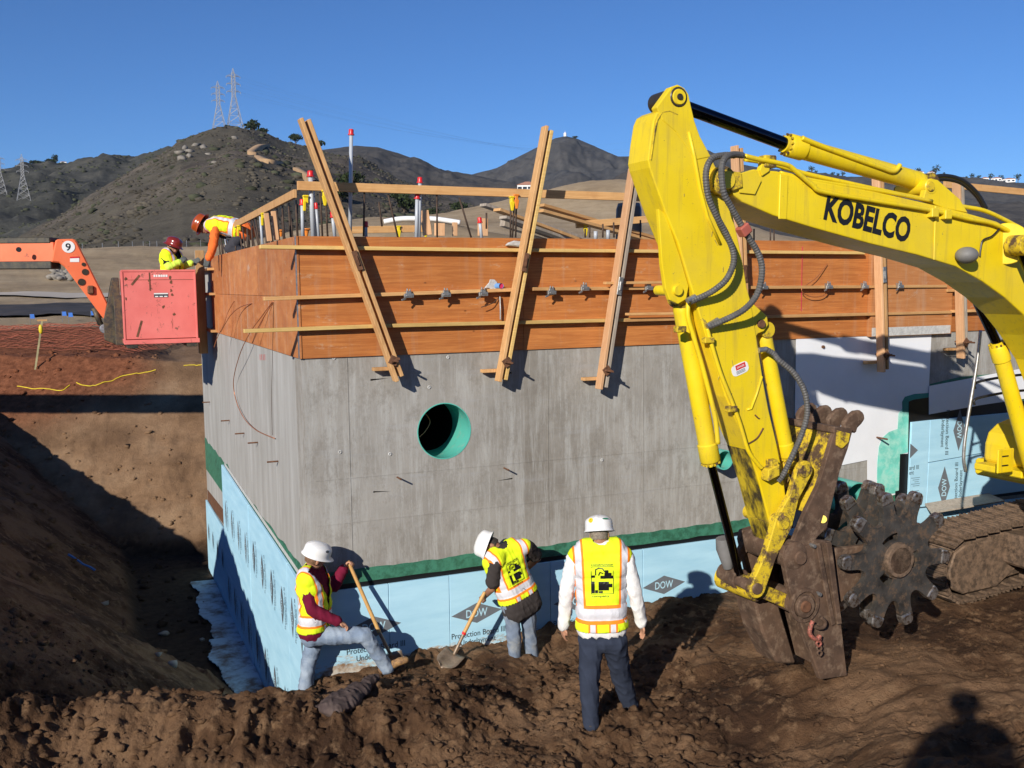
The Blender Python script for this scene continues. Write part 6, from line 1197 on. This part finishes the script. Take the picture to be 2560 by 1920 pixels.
# carriage between boom and basket
cp_ = [(280, 694), (296, 694), (300, 740), (300, 850), (292, 862), (262, 850), (258, 800), (268, 760)]
cg = MB().prism(Tq(cp_, .02), -N1*.10).build('carriage', 'steel_dark', tele, bevel=.01); MB().prism([p-N1*.35 for p in Tq(cp_, .02)], -N1*.10).build('carriage', 'steel_dark', tele, bevel=.01)
MB().prism(Tq([(280, 765), (297, 765), (297, 800), (283, 800)], .035), -N1*.012).build('slot_plate', 'boom_black', cg, bevel=.004)
MB().box(hit(303, 800, Dp(200, 700, 15.65), N1)-N1*.2, D1*.10, N1*.3, Z*.40).build('mount_frame', 'steel_dark', tele, bevel=.01)
MB().tube(Tq([(235, 770), (252, 812)], -.1), .045, 14).build('tilt_cylinder', 'steel_dark', tele, True); MB().tube(Tq([(238, 778), (256, 820)], -.1), .026, 12).build('tilt_rod', 'steel_grey', tele, True)
pin(Tq([(262, 822)], -.15)[0], .075, .16, 'steel_grey', tele)
# ------------------------------------------------------------------ left bank: stake, net, tape, erosion mats
def ground_line(pts, n=10, lift=.02):
    P = [Tp(x, y, 12, 70) for x, y in pts]; S_ = spline(P, n); return [np.array([p[0], p[1], gz(p[0], p[1])+lift]) for p in S_]
simple('tape_yellow', (.68, .52, .02), .5); simple('net_orange', (.26, .06, .028), .7, var=.3); simple('stake_wood', (.34, .30, .16), .8, var=.3); simple('mat_black', (.026, .023, .022), .85, var=.4, scale=.5, c2=(.05, .04, .035)); simple('flag_blue', (.05, .18, .60), .6); simple('paint_blue', (.03, .10, .30), .7); simple('paint_pink', (.45, .03, .10), .7)
z5 = lambda L_: [(x/3.95, 560+y/3.95) for x, y in L_]
for i, seg in enumerate((z5([(170, 1610), (470, 1640), (600, 1655), (690, 1600)]), z5([(755, 1580), (830, 1608), (960, 1600), (1100, 1560), (1200, 1512), (1350, 1480), (1540, 1450)]), z5([(1815, 1415), (1920, 1405), (2005, 1395)]))):
    o = MB().tube(ground_line(seg), .011, 5).build('caution_tape', 'tape_yellow', None); setp(o, ['yellow tape lying on the far bank, leftmost piece', 'longest yellow tape lying across the far bank', 'short yellow tape on the bank next to the side wall'][i], 'tape', 'yellow tape on the far bank')
sb = Tp(86, 925, 12, 70); st_ = thing('survey_stake', 'leaning wooden survey stake with yellow ribbon on the red bank', 'stake', sb); tp = sb+np.array([.24, .05, 1.22])
MB().bar(sb-Z*.1, tp, D1, .022, .014).build('stake', 'stake_wood', st_); MB().box(tp, D1*.11, N1*.02, Z*.02).build('crosspiece', 'lumber', st_); MB().ball(sb+(tp-sb)*.82, .055, .05, .12, 8, 6).build('ribbon', 'tape_yellow', st_, True)
mb = MB(); nx_, ny_ = 30, 30
def npt(i, j):
    a = i/nx_; b = j/ny_; x = -15.5+5.6*a; y = 25.2+4.6*b+.5*a; return np.array([x, y, gz0[i, j]+.05])
ii, jj = np.meshgrid(np.arange(nx_+1), np.arange(ny_+1), indexing='ij'); gz0 = ground_h(-15.5+5.6*ii/nx_, 25.2+4.6*jj/ny_+.5*ii/nx_, True)+.12*np.abs(noise2(ii*.3, jj*.3))
for i in range(nx_+1): mb.tube([npt(i, j) for j in range(ny_+1)], .0055, 3, False)
for j in range(ny_+1): mb.tube([npt(i, j) for i in range(nx_+1)], .0055, 3, False)
o = mb.build('safety_net', 'net_orange', None); setp(o, 'orange plastic safety net draped over the red bank', 'net')
xs, ys = np.meshgrid(np.linspace(-21, -10.6, 60), np.linspace(34.2, 43, 24)); zz = ground_h(xs, ys, True)+.08; nn_ = np.arange(xs.size).reshape(xs.shape)
o = npmesh('erosion_mat', np.stack([xs+.15*np.sin(ys*2), ys, zz], -1).reshape(-1, 3), np.stack([nn_[:-1, :-1], nn_[:-1, 1:], nn_[1:, 1:], nn_[1:, :-1]], -1).reshape(-1, 4), 'mat_black', None, True); setp(o, 'wide black mat covering the ground beyond the red bank', 'mat')
for i, (x, y, lb) in enumerate(((156, 805, 'blue flag on the bank edge, left of the pair'), (172, 808, 'blue flag on the bank edge, right of the pair'), (76, 812, 'blue flag on the bank edge, leftmost'), (228, 803, 'blue flag beside the white litter under the boom'))):
    p = Tp(x, y, 20, 70); t_ = thing('marker_flag', lb, 'flag', p, 'blue marker flags'); MB().tube([p, p+Z*.35], .008, 5).build('wire', 'steel_grey', t_); MB().prism([p+Z*.2, p+Z*.2+D1*.14, p+Z*.34+D1*.12, p+Z*.34], N1*.004).build('flag', 'flag_blue', t_)
for i, (pts, mt, lb) in enumerate(((((170, 1390), (200, 1408), (238, 1430)), 'paint_blue', 'blue paint streak on the shaded pit bank'), (((8, 1515), (40, 1528), (66, 1538)), 'paint_pink', 'pink ribbon on the shaded pit bank'))):
    o = MB().tube(ground_line(pts, 6, .012), .022, 5).build('marking', mt, None); setp(o, lb, 'marking')
for i, (x, y, s_) in enumerate(((260, 1512, .06), (412, 1588, .09), (505, 1602, .05), (433, 1665, .07), (395, 1640, .05))):
    p = Tp(x, y, 8, 40); o = scatter_blobs('stone', np.array([p+Z*s_*.3]), np.array([s_]), 'rock', 1, .7, .3, False); setp(o, ['pale stone on the shaded slope, highest', 'pale round stone in the middle of the pit floor', 'small pale stone nearest the blue sheets', 'pale stone low on the pit floor', 'small stone left of the pit floor edge'][i], 'stone', 'stones in the pit')
# rubble, road, sign and fence posts on the far field
p_ = [Tp(x, y, 60, 130) for x, y in zip(rng.uniform(125, 200, 40), rng.uniform(678, 704, 40))]
o = scatter_blobs('rubble', np.array(p_)+Z*.2, rng.uniform(.15, .45, 40), 'rock', 1, .7, .4, False); setp(o, kind='stuff')
xs, ys = np.meshgrid(np.linspace(-60, -8, 60), np.linspace(0, 1, 4)); yy = 53+ys*4.5+(xs+30)*(-.02); zz = ground_h(xs, yy, True)+.1; nn_ = np.arange(xs.size).reshape(xs.shape)
simple('road_gravel', (.42, .37, .31), .95, var=.1, scale=.5)
o = npmesh('gravel_road', np.stack([xs, yy, zz], -1).reshape(-1, 3), np.stack([nn_[:-1, :-1], nn_[:-1, 1:], nn_[1:, 1:], nn_[1:, :-1]], -1).reshape(-1, 4), 'road_gravel', None, True); setp(o, kind='structure')
p = Dp(109, 698, 85); p[2] = gz(p[0], p[1]); t_ = thing('site_sign', 'small pale sign on a post under the orange boom', 'sign', p); MB().tube([p, p+Z*1.6], .05, 6).build('post', 'steel_grey', t_); MB().box(p+Z*1.45+D1*0, D1*.34, N1*.03, Z*.24).build('panel', 'sticker_white', t_)
for i, x in enumerate((150, 210, 260, 300, 335, 362, 378, 396, 470, 505)):
    p = Dp(x, 690, 135); p[2] = gz(p[0], p[1]); o = MB().tube([p-Z*.2, p+Z*2.2], .045, 5).build('fence_post', 'steel_grey', None); setp(o, 'thin fence post on the field edge below the hill, %s from the left' % ORD[i], 'post', 'fence posts below the hill')
sk_ = [Dp(x, y, 62) for x, y in ((960, 550), (1000, 545), (1040, 541), (1085, 543), (1120, 552), (1150, 562))]
sk_ = [np.array([a[0], a[1], gz(a[0], a[1])+.2]) for a in sk_]; o = MB().tube(spline(sk_, 6), .16, 8).build('silt_sock', 'sticker_white', None, True); setp(o, 'long white silt sock curving over the tan mound', 'silt sock')
# ------------------------------------------------------------------ hilltop things
def hill_point(hn, x, q=None, y=None):
    V, m, X = HILLS[hn]; j = int(np.argmin(np.abs(X-x)))
    if y is None: i = int((m-1)*(1. if q is None else q)); return V[i, j].copy()
    best = None
    for i in range(m-1, 0, -1):
        P = V[i, j]-CZ; yy = 960-FPX*(P@UP)/(P@FWD)
        if best is None or abs(yy-y) < best[0]: best = (abs(yy-y), V[i, j].copy())
    return best[1]
simple('pylon_steel', (.50, .50, .50), .5, .4, var=.1)
def pylon(label, base, H, wd, grp='lattice pylons'):
    t_ = thing('lattice_pylon', label, 'pylon', base, grp); r_ = .20*H/45; hw = lambda f: wd*(1-f/.56)+wd*.21*(f/.56) if f < .56 else (wd*.21 if f < .88 else wd*.21*(1-(f-.88)/.12)+.05)
    cn = ((1, 1), (-1, 1), (-1, -1), (1, -1)); fs = [0, .14, .27, .38, .48, .56, .62, .68, .74, .80, .86, .88, .94, 1]; X_, Y_ = D1, N1
    P = lambda f, c_: base+X_*hw(f)*c_[0]+Y_*hw(f)*c_[1]+Z*H*f
    for c_ in cn: MB().tube([P(f, c_) for f in fs], r_, 4).build('leg', 'pylon_steel', t_)
    mb = MB()
    for a, b in zip(fs, fs[1:]):
        for k in range(4):
            c0, c1 = cn[k], cn[(k+1) % 4]; mb.tube([P(a, c0), P(b, c1)], r_*.6, 3); mb.tube([P(a, c1), P(b, c0)], r_*.6, 3); mb.tube([P(b, c0), P(b, c1)], r_*.6, 3)
    mb.build('bracing', 'pylon_steel', t_, kind='stuff')
    for f in (.64, .76, .88):
        for s_ in (-1, 1):
            a = base+Z*H*f+X_*hw(f)*s_; e = base+Z*H*(f-.008)+X_*s_*wd*.85; mb = MB()
            for y_ in (-1, 1): mb.tube([a+Y_*hw(f)*y_, e], r_*.8, 4); mb.tube([a+Z*H*.035+Y_*hw(f)*y_*.5, e], r_*.6, 3)
            mb.tube([e, e-Z*H*.03], r_*.9, 4); mb.build('cross_arm', 'pylon_steel', t_)
    return t_
h1 = hill_point('hill_with_towers', 588, .985); h2 = hill_point('hill_with_towers', 549, .985)
pylon('taller lattice pylon on the hilltop, right of the pair', h1-Z*1, 47, 6.0); pylon('shorter lattice pylon on the hilltop, left of the pair', h2-Z*1, 40, 5.6)
b3 = hill_point('ridge_left', 56, y=502); b4 = hill_point('ridge_left', 0, y=492)
pylon('distant lattice pylon on the left ridge, left of the white house', b3, 102*np.linalg.norm(b3)/2457, 28*np.linalg.norm(b3)/2457/2); pylon('distant lattice pylon cut by the left picture edge', b4, 92*np.linalg.norm(b4)/2457, 26*np.linalg.norm(b4)/2457/2)
simple('cable', (.10, .11, .13), .6)
for k in range(6):
    s_ = (-1, 1)[k % 2]; f = (.64, .76, .88)[k//2]; a = h1+Z*(47*(f-.03))+D1*5.1*s_; e = Dp(1700+40*k, 330+14*k, 1500); S_ = [a+(e-a)*q-Z*60*(1-(2*q-1)**2)*.5 for q in np.linspace(0, 1, 24)]
    o = MB().tube(S_, .032, 3).build('power_line', 'cable', None); setp(o, 'thin power line running right from the taller hilltop pylon, %s arm, %s side' % (('lower', 'middle', 'upper')[k//2], ('left', 'right')[k % 2]), 'cable', 'power lines right of the pylon')
def leafy(name, label, base, H, R, mat='leaf_oak', n=420, grp='trees on the hills', trunk=.35):
    t_ = thing(name, label, 'tree', base, grp); mb = MB().tube([base-Z*H*.05, base+Z*H*.3, base+Z*H*.6], [R*.09, R*.07, R*.03], 6)
    for k in range(4): a = k*1.7; mb.tube([base+Z*H*.28, base+Z*H*(.55+.06*k)+np.array([math.cos(a), math.sin(a), 0])*R*.5], [R*.05, R*.02], 5)
    mb.build('trunk', 'bark', t_)
    cl = [(base+Z*H*(trunk+.35)+np.array([math.cos(a)*R*.55*q, math.sin(a)*R*.55*q, H*.16*math.sin(3*a+q)]), R*(.42+.2*q)) for a, q in zip(rng.uniform(0, 6.28, 9), rng.uniform(.2, 1, 9))]
    P = []; 
    for k in range(n):
        c_, r_ = cl[k % len(cl)]; d = unit(rng.normal(0, 1, 3)); d[2] *= H/(2.6*R); P.append(c_+d*r_*rng.uniform(.55, 1.05))
    P = np.array(P); s_ = R*.17; A = rng.normal(0, 1, (n, 3)); A /= np.linalg.norm(A, axis=1)[:, None]; Bv = np.cross(A, rng.normal(0, 1, (n, 3))); Bv /= np.linalg.norm(Bv, axis=1)[:, None]
    V_ = np.stack([P-A*s_, P+A*s_*.6+Bv*s_*.8, P+A*s_-Bv*s_*.5], 1).reshape(-1, 3); npmesh('crown', V_, np.arange(3*n).reshape(-1, 3), mat, t_); return t_
leafy('oak_tree', 'large round oak on the hilltop right of the pylons', hill_point('hill_with_towers', 630, .985)-Z*1.5, 10.5, 6.8)
leafy('oak_tree', 'lower oak behind the large one on the hilltop', hill_point('hill_with_towers', 655, .98)-Z*2, 6, 5)
leafy('oak_tree', 'lone oak on the right shoulder of the pylon hill', hill_point('hill_with_towers', 738, .99)-Z*.5, 9, 5.5)
leafy('oak_tree', 'small oak between the two hilltop pylons', hill_point('hill_with_towers', 570, .97)-Z*1, 5.5, 4.5)
leafy('oak_tree', 'small dark bush tree left of the shorter pylon', hill_point('hill_with_towers', 528, .98)-Z*1, 4, 3)
leafy('oak_tree', 'oak just behind the leaning brace on the shoulder of the hill', hill_point('hill_with_towers', 790, .97)-Z*1, 8, 7)
for i, (x, y, r_) in enumerate(((880, 470, 8), (1000, 500, 8), (1010, 530, 7), (1075, 545, 6), (1090, 505, 6), (1150, 530, 7), (1180, 545, 6), (1215, 550, 6), (850, 500, 6))):
    p = hill_point('hill_with_towers', x, y=y); leafy('oak_tree', ['dark oak on the slope left of the tall conduit top', 'large dark oak above the tan mound', 'lower dark oak above the tan mound', 'oak just behind the two conduits', 'oak above the two conduits', 'oak left of the slanting planks', 'oak behind the slanting planks', 'oak at the right foot of the slope', 'oak low on the slope by the leaning brace'][i], p-Z*1, r_*.9, r_*.75, n=300)
# rock outcrops
rk = [(450, 383, 2.6), (462, 374, 3.2), (476, 380, 3.4), (470, 392, 3.0), (490, 364, 2.6), (508, 368, 2.8), (455, 395, 2.4), (520, 385, 2.2), (527, 402, 1.8), (534, 406, 1.6), (590, 348, 1.8), (372, 430, 1.6)]
for i, (x, y, s_) in enumerate(rk):
    p = hill_point('hill_with_towers', x, y=y); o = scatter_blobs('boulder', np.array([p+Z*s_*.05]), np.array([s_*.9]), 'rock', 1, .75, .55, False); setp(o, 'grey boulder on the hill left of the pylons, %s from the left' % ORD[sorted(range(len(rk)), key=lambda q: rk[q][0]).index(i)], 'boulder', 'boulders on the pylon hill')
# dirt tracks
def track_on_hill(hn, pts, wd, label):
    P = spline([hill_point(hn, x, y=y) for x, y in pts], 6); vs = []; fs = []
    for i, p in enumerate(P):
        d = P[min(i+1, len(P)-1)]-P[max(i-1, 0)]; s_ = np.cross(unit(d), Z); s_ = unit(s_); vs += [p-s_*wd+Z*(1.4), p+s_*wd+Z*1.4, p+s_*wd-Z*3, p-s_*wd-Z*3]
    for i in range(len(P)-1): a = 4*i; fs += [(a, a+1, a+5, a+4), (a+1, a+2, a+6, a+5), (a+3, a, a+4, a+7)]
    o = MB().add(vs, fs).build('dirt_track', 'dirt_track', None, True); setp(o, kind='structure')
track_on_hill('hill_with_towers', [(668, 366), (648, 370), (630, 378), (628, 386), (645, 398), (668, 408), (705, 414)], 2.0, '')
track_on_hill('hill_with_towers', [(742, 428), (760, 444), (778, 460)], 1.5, '')
# buildings far away
simple('house_white', (.78, .77, .74), .8, var=.05); simple('roof_tile', (.36, .17, .11), .85, var=.2, scale=1)
def house(label, base, w_, d_, h_, roofh, grp='far houses', nwin=2):
    t_ = thing('house', label, 'house', base, grp); f = unit(np.array([base[0], base[1], 0])); s_ = np.cross(Z, f)*-1
    MB().box(base+Z*h_/2, s_*w_/2, f*d_/2, Z*h_/2).build('wall', 'house_white', t_); e = base+Z*h_
    MB().prism([e-s_*w_*.55-f*d_*.55, e+s_*w_*.55-f*d_*.55, e+s_*w_*.1+Z*roofh-f*d_*.1, e-s_*w_*.1+Z*roofh-f*d_*.1], f*d_*.6).build('roof', 'roof_tile', t_)
    for k in range(nwin): MB().box(base+Z*h_*.5-f*(d_/2+.05)+s_*w_*((k+.5)/nwin-.5), s_*w_*.10, f*.05, Z*h_*.2).build('window', 'glass_dark', t_)
house('small white house on the left ridge line', hill_point('ridge_left', 158, .99)-Z*.5, 7, 6, 4.6, .8)
leafy('oak_tree', 'tall dark tree beside the white house on the left ridge', hill_point('ridge_left', 139, .99), 13, 4.5); leafy('oak_tree', 'round tree left of the white house on the left ridge', hill_point('ridge_left', 125, .985), 8, 8); leafy('oak_tree', 'wide pale tree group farther left on the ridge line', hill_point('ridge_left', 95, .985), 6, 10)
hp = hill_point('ridge_peak', 1414, .995); t_ = thing('summit_hut', 'white domed hut on the summit of the cone hill', 'hut', hp); MB().tube([hp, hp+Z*7], 3.6, 14).build('wall', 'house_white', t_); MB().ball(hp+Z*7, 3.8, 3.8, 3.0, 14, 8).build('dome', 'house_white', t_, True); MB().tube([hp+Z*9, hp+Z*14], .35, 5).build('mast', 'house_white', t_)
leafy('oak_tree', 'dark tree right of the summit hut', hill_point('ridge_peak', 1438, .99)-Z*1, 7, 7)
for i, (x, w_) in enumerate(((2300, 16), (2328, 12), (2490, 18), (2522, 22), (2462, 14))): house(['far house near the cylinder end on the right ridge', 'second far house near the cylinder end', 'far white house on the right ridge, left of the widest', 'widest far white house on the right ridge', 'small far house left of the pair on the right ridge'][i], hill_point('ridge_right_far', x, .99), w_, 10, 6, 2.5, nwin=3)
for i, (x, h_) in enumerate(((2030, 15), (2040, 9), (2080, 12), (2095, 10), (2108, 12), (2295, 14), (2338, 20), (2360, 9), (2430, 13), (2448, 11), (2475, 14), (2505, 13), (2545, 16), (2415, 8))): leafy('far_tree', 'small dark tree on the right ridge line, %s from the left' % ORD[sorted([2030, 2040, 2080, 2095, 2108, 2295, 2338, 2360, 2430, 2448, 2475, 2505, 2545, 2415]).index(x)], hill_point('ridge_right_far', x, .99), h_, h_*.5, n=120, grp='trees on the right ridge line')
p = hill_point('ridge_right_near', 1570, y=480); hs = Dp(1318, 478, 900); gh = hill_point('ridge_middle', 1318, y=478); house('far red-roofed house in the valley above the rail, left of the middle brace', gh, 28, 14, 8, 5, nwin=4)

# ------------------------------------------------------------------ air
hz = bpy.data.materials.new('haze_air'); hz.use_nodes = True; MATS['haze_air'] = hz; nt = hz.node_tree; nt.nodes.remove(nt.nodes['Principled BSDF']); pv = nt.nodes.new('ShaderNodeVolumePrincipled')
pv.inputs['Color'].default_value = (.66, .81, 1, 1); pv.inputs['Density'].default_value = .00003; pv.inputs['Anisotropy'].default_value = .0; nt.links.new(pv.outputs[0], nt.nodes['Material Output'].inputs['Volume'])
o = MB().box((0, 0, 298.5), (4700, 0, 0), (0, 4700, 0), (0, 0, 301.5)).build('haze', 'haze_air', None); setp(o, kind='stuff')
